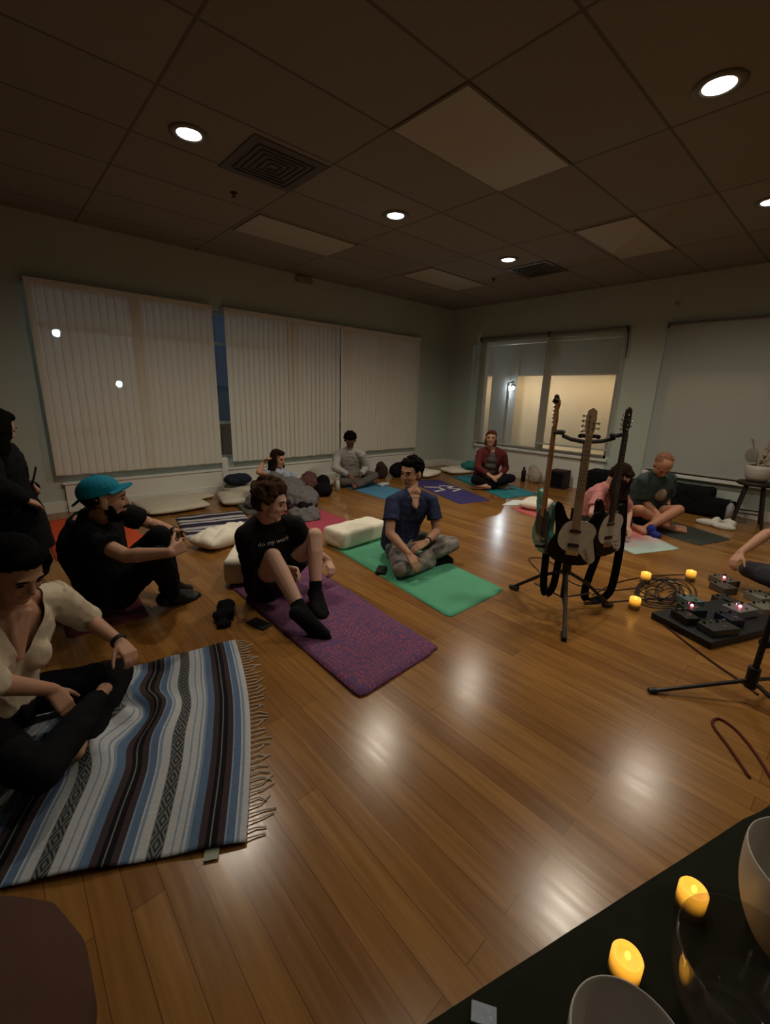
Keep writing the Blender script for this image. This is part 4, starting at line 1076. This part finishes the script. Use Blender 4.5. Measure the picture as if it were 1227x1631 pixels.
# ------------------------------------------------------------------ guitars and stands
def outline(b, pts, th, Mx, bev=.006, m=None):
    """extrude a closed outline (x,y) to thickness th, in plane of Mx (z = normal)"""
    vs = [b.verts.new((p.x, p.y, 0)) for p in pts]
    f = b.faces.new(vs)
    r = bmesh.ops.extrude_face_region(b, geom=[f]); nv = [e for e in r['geom'] if isinstance(e, bmesh.types.BMVert)]
    for v in nv: v.co.z += th
    if bev:
        es = [e for e in b.edges if all(abs(v.co.z) < 1e-6 for v in e.verts) or all(abs(v.co.z - th) < 1e-6 for v in e.verts)]
        bmesh.ops.bevel(b, geom=es, offset=bev, segments=2, affect='EDGES')
    for v in b.verts: v.co = Mx @ v.co
BODY = spline([(0, 0, 0), (.09, .008, 0), (.155, .06, 0), (.165, .13, 0), (.13, .205, 0), (.128, .26, 0), (.155, .33, 0), (.15, .395, 0), (.115, .40, 0), (.075, .335, 0), (.0, .315, 0), (-.06, .345, 0), (-.10, .43, 0), (-.14, .455, 0), (-.155, .40, 0), (-.135, .29, 0), (-.13, .215, 0), (-.165, .14, 0), (-.16, .06, 0), (-.09, .008, 0)], 5, True)
GUARD = spline([(.02, .335, 0), (.085, .32, 0), (.115, .27, 0), (.105, .21, 0), (.12, .13, 0), (.13, .07, 0), (.105, .035, 0), (.07, .06, 0), (.035, .10, 0), (-.035, .105, 0), (-.085, .14, 0), (-.10, .20, 0), (-.085, .27, 0), (-.05, .32, 0)], 4, True)
def guitar(loc, yaw, lean, bodym, guardm, neckm, headm, lab, style='six', flip=1, htun=M_chrome, gs=.865):
    # local: x across, y up the neck, z out of the front face; yaw is the direction the front face looks
    f = V(math.cos(yaw), math.sin(yaw), 0); f = (f * math.cos(lean) + V(0, 0, 1) * math.sin(lean)).normalized()
    x = V(0, 0, 1).cross(f).normalized(); y = f.cross(x)
    Mx = Matrix((x * flip, y, f)).transposed().to_4x4(); Mx.translation = Vector(loc); Mx = Mx @ Matrix.Scale(gs, 4)
    T = lambda *p_: Mx @ Vector(p_)
    t = thing('electric_guitar', loc, lab, 'guitar', 'electric guitars on the triple stand')
    b = BM(); outline(b, BODY, .042, Mx, .007); link('body', b, bodym, t)
    b = BM(); outline(b, [V(p_.x * 1.14 + .006, p_.y * 1.03 - .01, 0) for p_ in GUARD], .003, Mx @ Matrix.Translation((0, 0, .042)), 0); link('pickguard', b, guardm, t)
    for yy, hh in ((.255, .018), (.15, .026)):
        b = BM(); box(b, (-.038, yy - hh / 2, .044), (.038, yy + hh / 2, .053), Mx, .003); pk = link('pickup', b, M_black, t)
    b = BM(); box(b, (-.042, .075, .043), (.042, .12, .050), Mx, .002)
    for k in range(6): box(b, (-.034 + k * .0118, .083, .05), (-.026 + k * .0118, .112, .057), Mx)
    link('bridge', b, M_chrome, t)
    for k in range(3):
        b = BM(); q = T(.085 + .012 * k, .12 - .035 * k, .046); tube(b, q, q + f * .012, .009, .007, 14); link('knob', b, M_chrome, t)
    b = BM(); rings = []
    for yy, w, d in ((.30, .028, .022), (.45, .027, .021), (.80, .0225, .019), (.93, .0215, .018)):
        rings.append([T(w * math.cos(a), yy, .042 - d * max(0, math.sin(a)) + (0 if math.sin(a) > 0 else .0)) for a in [PI * k / 8 for k in range(9)]])
    loft(b, rings); link('neck', b, neckm, t)
    b = BM(); rings = [[T(-w, yy, .042), T(w, yy, .042), T(w, yy, .048), T(-w, yy, .048)] for yy, w in ((.27, .029), (.93, .0215))]
    loft(b, rings); fb = link('fretboard', b, headm, t)
    b = BM()
    for k in range(1, 21):
        yy = .93 - .65 * (1 - 2 ** (-k / 12)) * 1.0; w = .0215 + (.93 - yy) * .0115
        box(b, (-w, yy - .001, .048), (w, yy + .001, .0492), Mx)
    link('frets', b, M_chrome, t)
    HD = {'six': [(-.021, 0, 0), (-.026, .02, 0), (-.034, .05, 0), (-.034, .115, 0), (-.028, .165, 0), (0, .185, 0), (.028, .165, 0), (.032, .115, 0), (.03, .05, 0), (.024, .02, 0), (.021, 0, 0)],
          'strat': [(-.021, 0, 0), (-.028, .03, 0), (-.03, .10, 0), (-.028, .16, 0), (-.005, .185, 0), (.03, .18, 0), (.035, .15, 0), (.02, .12, 0), (.028, .05, 0), (.021, 0, 0)]}[style]
    b = BM(); outline(b, [Vector(p_) for p_ in HD], .014, Mx @ Matrix.Translation((0, .93, .030)), .002); hd = link('headstock', b, neckm, t)
    for k in range(6):
        if style == 'six': sx = -1 if k < 4 else 1; yy = .96 + (k if k < 4 else (k - 4) + .6) * .033
        else: sx = -1; yy = .96 + k * .026
        b = BM(); q0 = T(sx * .02, yy, .036); q1 = T(sx * .05, yy, .036); tube(b, q0, q1, .0035, .0035, 8); ball(b, q1, (.008, .008, .008)); tube(b, T(sx * .014, yy, .044), T(sx * .014, yy, .058), .004, .004, 8)
        link('tuning_peg', b, htun, hd)
    b = BM()
    for k in range(6):
        tube(b, T(-.026 + k * .0104, .10, .056), T(-.016 + k * .0064, .935, .052), .0006, .0006, 5)
    link('strings', b, M_chrome, t)
    return t, T
GC = V(2.78, 1.19, 0)
t = thing('guitar_stand', (GC.x, GC.y, 0), 'black tripod stand holding three electric guitars', 'guitar stand')
b = BM(); tube(b, GC + V(0, 0, .10), GC + V(0, 0, .72), .017); tube(b, GC + V(0, 0, .70), GC + V(0, 0, 1.18), .012); link('pole', b, M_metal, t)
b = BM(); tube(b, GC + V(0, 0, .66), GC + V(0, 0, .74), .026); link('collar', b, M_black, t)
b = BM(); tube(b, GC + V(0, 0, .28), GC + V(0, 0, .36), .03); link('leg_hub', b, M_black, t)
tips = [V(2.82, 1.60, .015), V(2.42, .99, .015), V(3.11, .99, .015)]
for q in tips:
    b = BM(); path(b, [GC + V(0, 0, .30), GC + (q - GC) * .45 + V(0, 0, .19), q], .012); lg = link('leg', b, M_metal, t)
    b = BM(); tube(b, q + (GC - q).normalized() * .05 + V(0, 0, .01), q - (GC - q).normalized() * .02, .019, .017); link('rubber_foot', b, M_black, lg)
    b = BM(); tube(b, GC + V(0, 0, .10), GC + (q - GC) * .55 + V(0, 0, .11), .006); link('brace', b, M_metal, t)
HOLD = [(V(2.655, 1.125, 1.22), math.radians(209)), (V(2.76, 1.335, 1.22), math.radians(110)), (V(2.925, 1.075, 1.22), math.radians(262))]
for q, a in HOLD:
    b = BM(); path(b, [GC + V(0, 0, 1.17), GC.lerp(q, .6) + V(0, 0, 1.18 - GC.lerp(q, .6).z), q - V(0, 0, .02)], .013); arm = link('neck_arm', b, M_metal, t)
    sd = V(-math.sin(a), math.cos(a), 0); ff = V(math.cos(a), math.sin(a), 0)
    b = BM(); path(b, [q + sd * .05 + ff * .05, q + sd * .045, q - sd * .045, q - sd * .05 + ff * .05], .0125); link('neck_cradle', b, M_black, arm)
    lo_ = V(q.x, q.y, .46)
    b = BM(); path(b, [GC + V(0, 0, .50), lo_ * .5 + V(GC.x, GC.y, .50) * .5, lo_ - ff * .03], .009); sp = link('body_arm', b, M_metal, t)
    b = BM(); path(b, [lo_ + sd * .10 + ff * .07, lo_ + sd * .09 - ff * .02, lo_ - sd * .09 - ff * .02, lo_ - sd * .10 + ff * .07], .010); link('body_cradle', b, M_black, sp)
M_gblack = mat('gloss black lacquer', (.006, .004, .004), .3, .05, 5, spec=.2)
M_pearl = mat('pearloid', (.62, .58, .50), .35, .25, 40)
M_maple = mat('maple', (.46, .33, .20), .45, .12, 20)
M_maple2 = mat('amber maple', (.30, .12, .03), .4, .12, 20)
M_rose = mat('dark rosewood', (.035, .02, .014), .45, .15, 20)
M_sea = mat('seafoam lacquer', (.045, .20, .145), .3, .05, 5, spec=.5)
g1, T1 = guitar(HOLD[0][0] + V(-.03, -.015, -.80), math.radians(209), .02, M_gblack, M_pearl, M_maple, M_maple, 'black electric guitar with white pearloid pickguard facing the camera on the stand')
g2_, T2 = guitar(HOLD[1][0] + V(0, .025, -.82), math.radians(140), .0, M_sea, M_black, M_maple2, M_maple2, 'seafoam green electric guitar with amber neck, at the back left of the stand', 'strat', gs=.92)
g3, T3 = guitar(HOLD[2][0] + V(.0, -.03, -.79), math.radians(252), .0, M_gblack, M_pearl, M_rose, M_rose, 'black electric guitar with dark neck, on the right side of the stand', 'six')
b = BM(); q = T2(0, 1.11, .05); box(b, (-.045, -.012, -.014), (.03, .012, .014), Matrix.Translation(q) @ Matrix.Rotation(.5, 4, 'X') @ Matrix.Rotation(.25, 4, 'Z'), .004); ball(b, q + V(.0, .0, .02), .016)
tag(link('clip_on_tuner', b, M_black), 'small black clip-on tuner atop the amber-necked guitar', 'tuner')
def ribbon(b, pts, w, side, th=.003):
    P = spline(pts, 8); rings = []
    for i, p_ in enumerate(P):
        d = (P[min(i + 1, len(P) - 1)] - P[max(0, i - 1)]).normalized(); s_ = (side - d * side.dot(d)).normalized(); n_ = d.cross(s_)
        rings.append([p_ - s_ * w - n_ * th, p_ + s_ * w - n_ * th, p_ + s_ * w + n_ * th, p_ - s_ * w + n_ * th])
    loft(b, rings)
b = BM(); ribbon(b, [(3.04, 1.0, .80), (3.08, .985, .55), (3.14, 1.0, .25), (3.15, 1.02, .09), (3.11, 1.07, .03), (3.04, 1.13, .03), (3.03, 1.14, .14), (3.05, 1.10, .42)], .026, V(.5, -.85, 0))
tag(link('guitar_strap', b, M_blackcloth), 'wide black guitar strap looping to the floor right of the stand', 'strap')
b = BM(); ribbon(b, [(2.76, 1.34, .6), (2.745, 1.33, .35), (2.745, 1.32, .16), (2.76, 1.30, .09), (2.79, 1.27, .16), (2.80, 1.26, .40)], .024, V(.5, -.85, 0))
tag(link('guitar_strap', b, M_blackcloth), 'black guitar strap hanging behind the pole on the left', 'strap')
# music stand / boom stand at right edge
t = thing('boom_stand', (2.62, .14, 0), 'black tripod boom stand at the right edge, one long leg reaching left', 'microphone stand')
hub = V(2.62, .135, .09)
b = BM(); tube(b, hub, hub + V(.03, -.01, .52), .014); link('pole', b, M_metal, t)
b = BM(); tube(b, hub + V(0, 0, -.02), hub + V(0, 0, .09), .026); link('leg_hub', b, M_black, t)
for q in (V(2.31, .45, .014), V(2.50, -.12, .014), V(3.02, .0, .014)):
    b = BM(); tube(b, hub + V(0, 0, .02), q, .010); lg = link('leg', b, M_metal, t)
    b = BM(); tube(b, q, q + (q - hub).normalized() * .035, .016); link('rubber_foot', b, M_black, lg)
b = BM(); path(b, [hub + V(.03, -.01, .22), hub + V(.22, -.17, .26), hub + V(.5, -.4, .3)], .012); link('boom', b, M_metal, t)
b = BM(); ball(b, hub + V(.03, -.01, .22), .028); link('clamp', b, M_black, t)

# pedalboard
def pd(x, y, z, w, d, h, rot, m, lab, led=None, knobs=3):
    t = thing('effects_pedal', (x, y, z), lab, 'effects pedal', 'effects pedals on the floor')
    Mx = Matrix.Translation((x, y, z)) @ Matrix.Rotation(rot, 4, 'Z')
    b = BM(); box(b, (-w / 2, -d / 2, 0), (w / 2, d / 2, h), Mx, .006); link('casing', b, m, t)
    for k in range(knobs):
        b = BM(); q = Mx @ V(-w / 2 + w * (k + .5) / knobs, d * .28, h); tube(b, q, q + V(0, 0, .014), .009, .008, 12); link('knob', b, M_chrome if k % 2 else M_black, t)
    b = BM(); q = Mx @ V(0, -d * .30, h); tube(b, q, q + V(0, 0, .012), .011, .009, 12); link('footswitch', b, M_chrome, t)
    if led:
        b = BM(); ball(b, Mx @ V(0, d * .02, h + .003), .009); link('indicator_light', b, emit('indicator', led, 14), t, True)
ra = math.radians(-35)
b = BM(); box(b, (-.36, -.20, 0), (.36, .20, .05), Matrix.Translation((3.42, .42, 0)) @ Matrix.Rotation(math.radians(-22), 4, 'Z'), .01)
tag(link('pedalboard', b, M_black), 'black pedalboard on the floor near the right edge', 'pedalboard')
z_ = .051
red_, blu_ = (1, .12, .18), (.25, .3, 1)
pd(3.20, .56, z_, .09, .14, .05, ra, cm((0.017, 0.015, 0.015), .4), 'black pedal at the left end of the board', None, 4)
pd(3.20, .38, z_, .20, .12, .045, math.radians(-30), cm((0.028, 0.028, 0.029), .4), 'black pedal with a pale strip at the near side of the board', None, 4)
pd(3.36, .56, z_, .12, .13, .05, ra, cm((0.011, 0.025, 0.022), .4), 'dark green pedal with a red light in the middle of the board', red_, 3)
pd(3.50, .60, z_, .11, .12, .05, ra, cm((0.083, 0.127, 0.127), .35), 'pale teal pedal at the back of the board', None, 2)
pd(3.40, .36, z_, .10, .13, .05, ra, cm((0.011, 0.017, 0.033), .4), 'dark blue pedal at the near side of the board', None, 3)
pd(3.60, .34, z_, .18, .12, .055, math.radians(-25), cm((0.165, 0.160, 0.171), .3), 'silver pedal with a red light at the right end of the board', red_, 3)
pd(4.30, .55, .0, .14, .16, .055, ra, cm((0.110, 0.094, 0.077), .4), 'brown-grey pedal with a red light beyond the board', red_, 3)
pd(4.12, .52, .0, .12, .14, .055, ra, cm((0.077, 0.066, 0.055), .4), 'grey pedal standing alone beyond the board', None, 3)
pd(4.12, .30, .0, .12, .14, .055, ra, cm((0.182, 0.182, 0.154), .4), 'pale pedal beyond the board at the right', None, 3)
pd(3.92, .24, .0, .16, .12, .055, ra, cm((0.154, 0.149, 0.121), .4), 'cream pedal nearest the right edge beyond the board', None, 4)
pd(3.85, .45, .0, .12, .14, .05, ra, cm((0.033, 0.030, 0.025), .4), 'dark pedal between the board and the reaching hand', None, 3)
# cables
def cable(pts, lab, r=.0045, m=None, name='cable', cat='cable'):
    b = BM(); path(b, spline(pts, 8), r, 6); tag(link(name, b, m or M_black, None, True), lab, cat)
rnd = random.Random(11); pts = []
for k in range(150):
    a = k * .42; rr = .13 + .07 * math.sin(k * .37)
    pts.append((3.66 + rr * 1.7 * math.cos(a) + .06 * math.sin(k * .11), .80 + rr * .9 * math.sin(a), .006 + .05 * abs(math.sin(k * .61)) * .6))
cable(pts, 'tangled dark cables heaped on the floor behind the candles')
cable([(3.16, .68, .005), (3.0, .50, .005), (2.86, .32, .005), (2.78, .2, .005), (2.7, .1, .005)], 'brown cable running from the pedalboard to the boom stand', .006, cm((.05, .018, .01)))
cable([(2.06, -.04, .005), (2.2, .04, .005), (2.30, .12, .005), (2.33, .19, .005), (2.26, .20, .005), (2.15, .12, .005), (2.02, .03, .005)], 'red-brown cable loop on the floor by the right edge', .006, cm((.09, .012, .006)))
cable([(3.05, 1.42, .005), (3.28, 1.62, .005), (3.42, 1.78, .005), (3.52, 1.86, .005), (3.62, 1.80, .005), (3.55, 1.62, .005), (3.3, 1.35, .005), (3.4, 1.1, .005), (3.7, .95, .005)], 'thin cable looping left behind the guitar stand', .004)
cable([(3.2, 1.15, .005), (3.6, 1.12, .005), (4.0, .98, .005), (4.3, .78, .005)], 'thin cable running right behind the candles', .004)
cable([(3.0, 1.12, .005), (3.3, .95, .005), (3.45, .86, .005), (3.7, .7, .005)], 'dark cable from the guitar stand to the cable heap', .005)

# ------------------------------------------------------------------ candles, bowls, dark cloth
def candle_mat():
    m, nt, b = nmat('glowing wax')
    N, L = nt.nodes, nt.links
    tc = N.new('ShaderNodeTexCoord'); sp = N.new('ShaderNodeSeparateXYZ'); L.new(tc.outputs['Generated'], sp.inputs[0])
    mr = N.new('ShaderNodeMapRange'); mr.interpolation_type = 'SMOOTHSTEP'; mr.inputs['From Min'].default_value = .30; mr.inputs['From Max'].default_value = 1.0
    mr.inputs['To Min'].default_value = .0; mr.inputs['To Max'].default_value = 1.05
    L.new(sp.outputs['Z'], mr.inputs[0]); L.new(mr.outputs[0], b.inputs['Emission Strength'])
    b.inputs['Base Color'].default_value = (.30, .24, .15, 1); b.inputs['Emission Color'].default_value = (1, .42, .03, 1); b.inputs['Roughness'].default_value = .5
    return m
M_candle = candle_mat(); M_flame = emit('led flame', (1, .75, .06), 2.2)
CG = 'battery candles on the floor'
def candle(x, y, lab, r=.0365, h=.085, z=0, lit=.035):
    t = thing('led_candle', (x, y, z), lab, 'candle', CG)
    b = BM(); lathe(b, [(.001, 0), (r, 0), (r, h - .004), (r - .003, h + .002), (r - .008, h - .002), (r - .012, h - .012), (.001, h - .016)], (x, y, z), 32); link('wax_body', b, M_candle, t, True)
    b = BM(); ball(b, (x, y, z + h + .0), (.004, .007, .013)); link('flame', b, M_flame, t, True)
    l = bpy.data.lights.new('candle_glow', 'POINT'); l.energy = lit; l.color = (1, .5, .12); l.shadow_soft_size = .02
    q = bpy.data.objects.new('candle_glow', l); C.objects.link(q); q.location = (x, y, z + h + .04); q.parent = t; q.matrix_parent_inverse = wm(t).inverted()
candle(1.295, .060, 'glowing candle in the foreground, behind the clear bowl')
candle(.985, .128, 'glowing candle in the foreground, behind the frosted bowl nearest the camera')
candle(3.80, .98, 'glowing candle at the left of the far three, behind the cable heap')
candle(3.22, .865, 'glowing candle of the far three closest to the camera')
candle(4.15, .75, 'glowing candle of the far three nearest the right edge')
quadmat('dark_cloth', [(.15, -.6), (2.3, -1.2), (2.0, -.06), (.42, .44)], .008, mat('dark green cloth', (.014, .016, .010), .95, .2, 6, .2, 90, spec=.1), 'blackish green cloth on the floor under the bowls at the lower right', 'cloth', wav=.004)
M_frost = mat('frosted quartz', (.52, .49, .45), .45, .03, 5)
def bowl(name, x, y, r, h, m, lab, th=.006, z=.01, rb=.55):
    pr = [(.001, z), (r * rb, z), (r * .82, z + h * .25), (r * .97, z + h * .6), (r, z + h), (r - th, z + h), (r * .97 - th, z + h * .6), (r * .82 - th, z + h * .27), (r * rb - th, z + th * 1.4), (.001, z + th * 1.4)]
    b = BM(); P = [V(a, 0, c) for a, c in pr]
    lathe(b, [(v_.x, v_.z) for v_ in spline(P, 4) if v_.x > 0], (x, y, 0), 56)
    tag(link(name, b, m, None, True), lab, 'singing bowl')
bowl('singing_bowl', .765, .055, .118, .155, M_frost, 'frosted white singing bowl at the bottom edge, in front of a candle')
bowl('singing_bowl', 1.40, -.17, .165, .26, M_frost, 'frosted white singing bowl cut by the right edge')
def clear_mat():
    m, nt, b = nmat('clear quartz')
    N, L = nt.nodes, nt.links; N.remove(b)
    tr = N.new('ShaderNodeBsdfTransparent'); tr.inputs[0].default_value = (.95, .94, .93, 1)
    gl = N.new('ShaderNodeBsdfGlossy'); gl.inputs['Roughness'].default_value = .06; gl.inputs[0].default_value = (.9, .9, .9, 1)
    df = N.new('ShaderNodeBsdfDiffuse'); df.inputs[0].default_value = (.25, .23, .22, 1)
    lw_ = N.new('ShaderNodeLayerWeight'); pw = N.new('ShaderNodeMath'); pw.operation = 'POWER'; pw.inputs[1].default_value = 3.5; L.new(lw_.outputs['Facing'], pw.inputs[0])
    fr = N.new('ShaderNodeMath'); fr.operation = 'MULTIPLY_ADD'; fr.inputs[1].default_value = .6; fr.inputs[2].default_value = .035; L.new(pw.outputs[0], fr.inputs[0])
    m0 = N.new('ShaderNodeMixShader'); m0.inputs[0].default_value = .10; L.new(tr.outputs[0], m0.inputs[1]); L.new(df.outputs[0], m0.inputs[2])
    mx = N.new('ShaderNodeMixShader'); L.new(fr.outputs[0], mx.inputs[0]); L.new(m0.outputs[0], mx.inputs[1]); L.new(gl.outputs[0], mx.inputs[2])
    L.new(mx.outputs[0], N['Material Output'].inputs[0]); return m
bowl('singing_bowl', 1.075, -.085, .150, .21, clear_mat(), 'clear glass singing bowl between the two frosted bowls', .005)
b = BM(); box(b, (-.02, -.03, 0), (.02, .03, .009), Matrix.Translation((.655, .318, .010)) @ Matrix.Rotation(.6, 4, 'Z'), .003); tag(link('phone', b, cm((.25, .3, .38), .3)), 'small pale device on the dark cloth at the bottom edge', 'phone')

# ------------------------------------------------------------------ small belongings
def lump(name, pts, m, lab, cat, vox=.01, disp=.006, ds=14, minz=.003):
    b = BM()
    for c, r_ in pts: ball(b, c, r_)
    o = remesh(name, b, m, vox, None, 3, disp, ds)
    for v in o.data.vertices: v.co.z = max(v.co.z, minz)
    return tag(o, lab, cat)
lump('black_pouch', [((.93, 2.52, .03), (.07, .055, .04)), ((.98, 2.60, .04), (.06, .07, .05)), ((.90, 2.44, .02), (.05, .04, .025))], M_blackcloth, 'crumpled black pouch on the floor left of the curly-haired man', 'pouch')
b = BM(); box(b, (-.04, -.075, 0), (.04, .075, .012), Matrix.Translation((1.075, 2.32, .001)) @ Matrix.Rotation(.25, 4, 'Z'), .004); tag(link('phone', b, M_black), 'black phone on the floor beside the clear cup', 'phone')
b = BM(); lathe(b, [(.001, .001), (.032, .001), (.042, .10), (.040, .10), (.030, .006), (.001, .006)], (1.01, 2.43, 0), 28); tag(link('drinking_cup', b, clear_mat(), None, True), 'clear plastic cup beside the black pouch', 'cup')
b = BM(); box(b, (-.04, -.07, 0), (.04, .07, .025), Matrix.Translation((2.235, 2.47, .008)) @ Matrix.Rotation(-.9, 4, 'Z'), .008); tag(link('glasses_case', b, M_black), 'black case on the green mat beside the man in navy', 'case')
def bottle(x, y, z, r, h, m, capm, lab):
    t = thing('bottle', (x, y, z), lab, 'bottle')
    b = BM(); lathe(b, [(.001, 0), (r, 0), (r, h * .72), (r * .55, h * .85), (r * .45, h * .9), (.001, h * .9)], (x, y, z), 24); link('bottle_body', b, m, t, True)
    b = BM(); lathe(b, [(.001, h * .9), (r * .5, h * .9), (r * .5, h), (.001, h)], (x, y, z), 20); link('cap', b, capm, t, True)
bottle(3.76, 5.19, 0, .032, .20, cm((.62, .60, .54), .4), cm((.6, .6, .55), .4), 'white bottle on the floor in front of the man in grey')
bottle(6.78, .98, 0, .04, .27, cm((.35, .36, .38), .3), cm((.08, .05, .06), .4), 'pale water bottle beside the wooden stool')
bottle(6.95, 3.98, 0, .04, .26, M_black, M_black, 'dark bottle beside the woman in the red cardigan')
lump('tote_bag', [((7.02, 3.80, .12), (.09, .13, .14)), ((7.03, 3.85, .22), (.05, .09, .09))], cm((.40, .33, .28)), 'pale tote bag below the window sill right of the woman in red', 'bag', disp=.012)
lump('backpack', [((5.02, 5.62, .12), (.12, .11, .14)), ((4.98, 5.60, .22), (.08, .08, .08))], cm((.035, .02, .018)), 'dark brown bag right of the man in grey', 'bag')
lump('backpack', [((5.33, 5.55, .12), (.16, .12, .13)), ((5.35, 5.53, .20), (.11, .09, .07))], M_blackcloth, 'black bag behind the head of the man in navy', 'bag')
lump('crumpled_tissue', [((4.60, 5.10, .025), (.11, .06, .03)), ((4.54, 5.06, .03), (.05, .05, .035))], cm((.50, .52, .50)), 'crumpled white cloth on the blue mat', 'cloth', disp=.01)
lump('crumpled_tissue', [((3.72, 5.52, .02), (.08, .04, .025))], cm((.55, .53, .48)), 'small crumpled white cloth beside the white bottle', 'cloth', disp=.008)
lump('clothes_pile', [((3.34, 5.34, .12), (.17, .16, .14)), ((3.40, 5.40, .20), (.11, .11, .10))], cm((.11, .045, .045)), 'maroon checked clothes in a heap right of the reclining woman', 'clothes', disp=.014)
lump('shoulder_bag', [((3.42, 5.08, .08), (.13, .15, .10)), ((3.52, 5.22, .15), (.10, .12, .12))], M_blackcloth, 'black bag in front of the maroon clothes heap', 'bag', disp=.01)
lump('jacket', [((2.50, 5.84, .21), (.20, .13, .08))], cm((.012, .018, .035)), 'dark blue jacket on the cushion behind the reclining woman', 'clothes', disp=.012, minz=.12)
# speaker box
t = thing('speaker', (6.98, 3.32, 0), 'small black speaker box under the window sill behind the amber guitar neck', 'speaker')
b = BM(); box(b, (6.86, 3.20, 0), (7.10, 3.46, .30), bev=.012); link('cabinet', b, mat('dark brown cabinet', (.022, .014, .012), .6), t)
b = BM(); box(b, (6.853, 3.22, .03), (6.861, 3.44, .27), bev=.002); link('grille', b, M_blackcloth, t)
b = BM(); box(b, (-.17, -.28, 0), (.17, .28, .40), Matrix.Translation((6.93, 2.55, 0)), .05)
tag(remesh('gear_bag', b, M_blackcloth, .014, None, 4, .008, 8), 'upright black gear bag by the wall between the guitars', 'bag')
b = BM(); box(b, (-.17, -.50, 0), (.17, .50, .36), Matrix.Translation((6.95, 1.70, 0)) @ Matrix.Rotation(.03, 4, 'Z'), .07); box(b, (-.12, -.16, .02), (.12, .16, .24), Matrix.Translation((6.90, 1.12, 0)), .04)
tag(remesh('gig_bag', b, M_blackcloth, .014, None, 5, .008, 8), 'long black gear bag on the floor under the opaque shade', 'bag')
lump('white_shoe', [((6.36, 1.10, .03), (.06, .13, .045)), ((6.42, 1.03, .055), (.045, .05, .055))], cm((.60, .60, .55)), 'left white shoe beside the stool', 'shoe', disp=.003)
lump('white_shoe', [((6.30, .93, .03), (.06, .12, .045)), ((6.38, .88, .055), (.045, .05, .055))], cm((.60, .60, .55)), 'right white shoe beside the stool', 'shoe', disp=.003)
lump('white_bag', [((6.50, .92, .04), (.06, .08, .05))], cm((.52, .52, .50)), 'small white plastic bag behind the white shoes', 'bag', disp=.01)
# stool with pot of branches
t = thing('stool', (6.78, .80, 0), 'dark wooden stool with a round seat by the right wall', 'stool')
M_dwood = mat('dark stained wood', (.022, .013, .009), .5, .2, 20)
SCX, SCY = 6.78, .80
b = BM(); lathe(b, [(.001, .50), (.17, .50), (.185, .51), (.185, .535), (.17, .545), (.001, .545)], (SCX, SCY, 0), 40); link('seat', b, M_dwood, t, True)
LG = []
for k in range(4):
    a = PI / 4 + k * PI / 2 + .2; q0 = V(SCX + .11 * math.cos(a), SCY + .11 * math.sin(a), .505); q1 = V(SCX + .20 * math.cos(a), SCY + .20 * math.sin(a), 0)
    b = BM(); tube(b, q0, q1, .018, .016); link('leg', b, M_dwood, t); LG.append(q0.lerp(q1, .68))
for k in range(4):
    b = BM(); tube(b, LG[k], LG[(k + 1) % 4], .009); link('rung', b, M_dwood, t)
t = thing('potted_branches', (SCX, SCY, .545), 'white pot of dried branches standing on the stool', 'plant')
b = BM(); lathe(b, [(.001, .546), (.085, .546), (.125, .60), (.135, .70), (.125, .74), (.118, .74), (.126, .70), (.115, .61), (.001, .60)], (SCX, SCY, 0), 40); link('pot', b, cm((.46, .44, .40), .5), t, True)
rnd = random.Random(5)
for k, (dx, dy, hh, c_) in enumerate([(-.02, .13, .42, (.2, .17, .13)), (.0, -.04, .46, (.35, .28, .18)), (.0, -.10, .56, (.10, .05, .03)), (.04, .03, .40, (.5, .42, .3)), (0, -.15, .44, (.4, .3, .2)), (-.03, -.07, .36, (.5, .42, .3))]):
    b = BM(); P = spline([(SCX, SCY, .62), (SCX + dx * .4, SCY + dy * .4, .62 + hh * .45), (SCX + dx, SCY + dy, .62 + hh)], 8); path(b, P, .006 if k != 2 else .011, 6)
    if k in (0, 3, 5):
        for i_, q in enumerate(P[6:]):
            for sg in (-1, 1): tube(b, q, q + V(0, sg * .026, .008), .004, .002, 6)
    else:
        for q in P[5::2]: ball(b, q + V(rnd.uniform(-.02, .02), rnd.uniform(-.02, .02), .01), rnd.uniform(.012, .024))
    link('branch', b, cm(c_), t)
b = BM(); ball(b, (SCX - .02, SCY + .10, .85), (.012, .065, .085)); link('dried_leaf', b, cm((.22, .20, .16)), t)
# blue cup by the man in teal
lump('blue_cloth', [((5.28, 1.40, .06), (.045, .05, .07)), ((5.24, 1.33, .03), (.05, .05, .035))], cm((.02, .03, .22)), 'bright blue cloth in front of the man in dark teal', 'cloth')
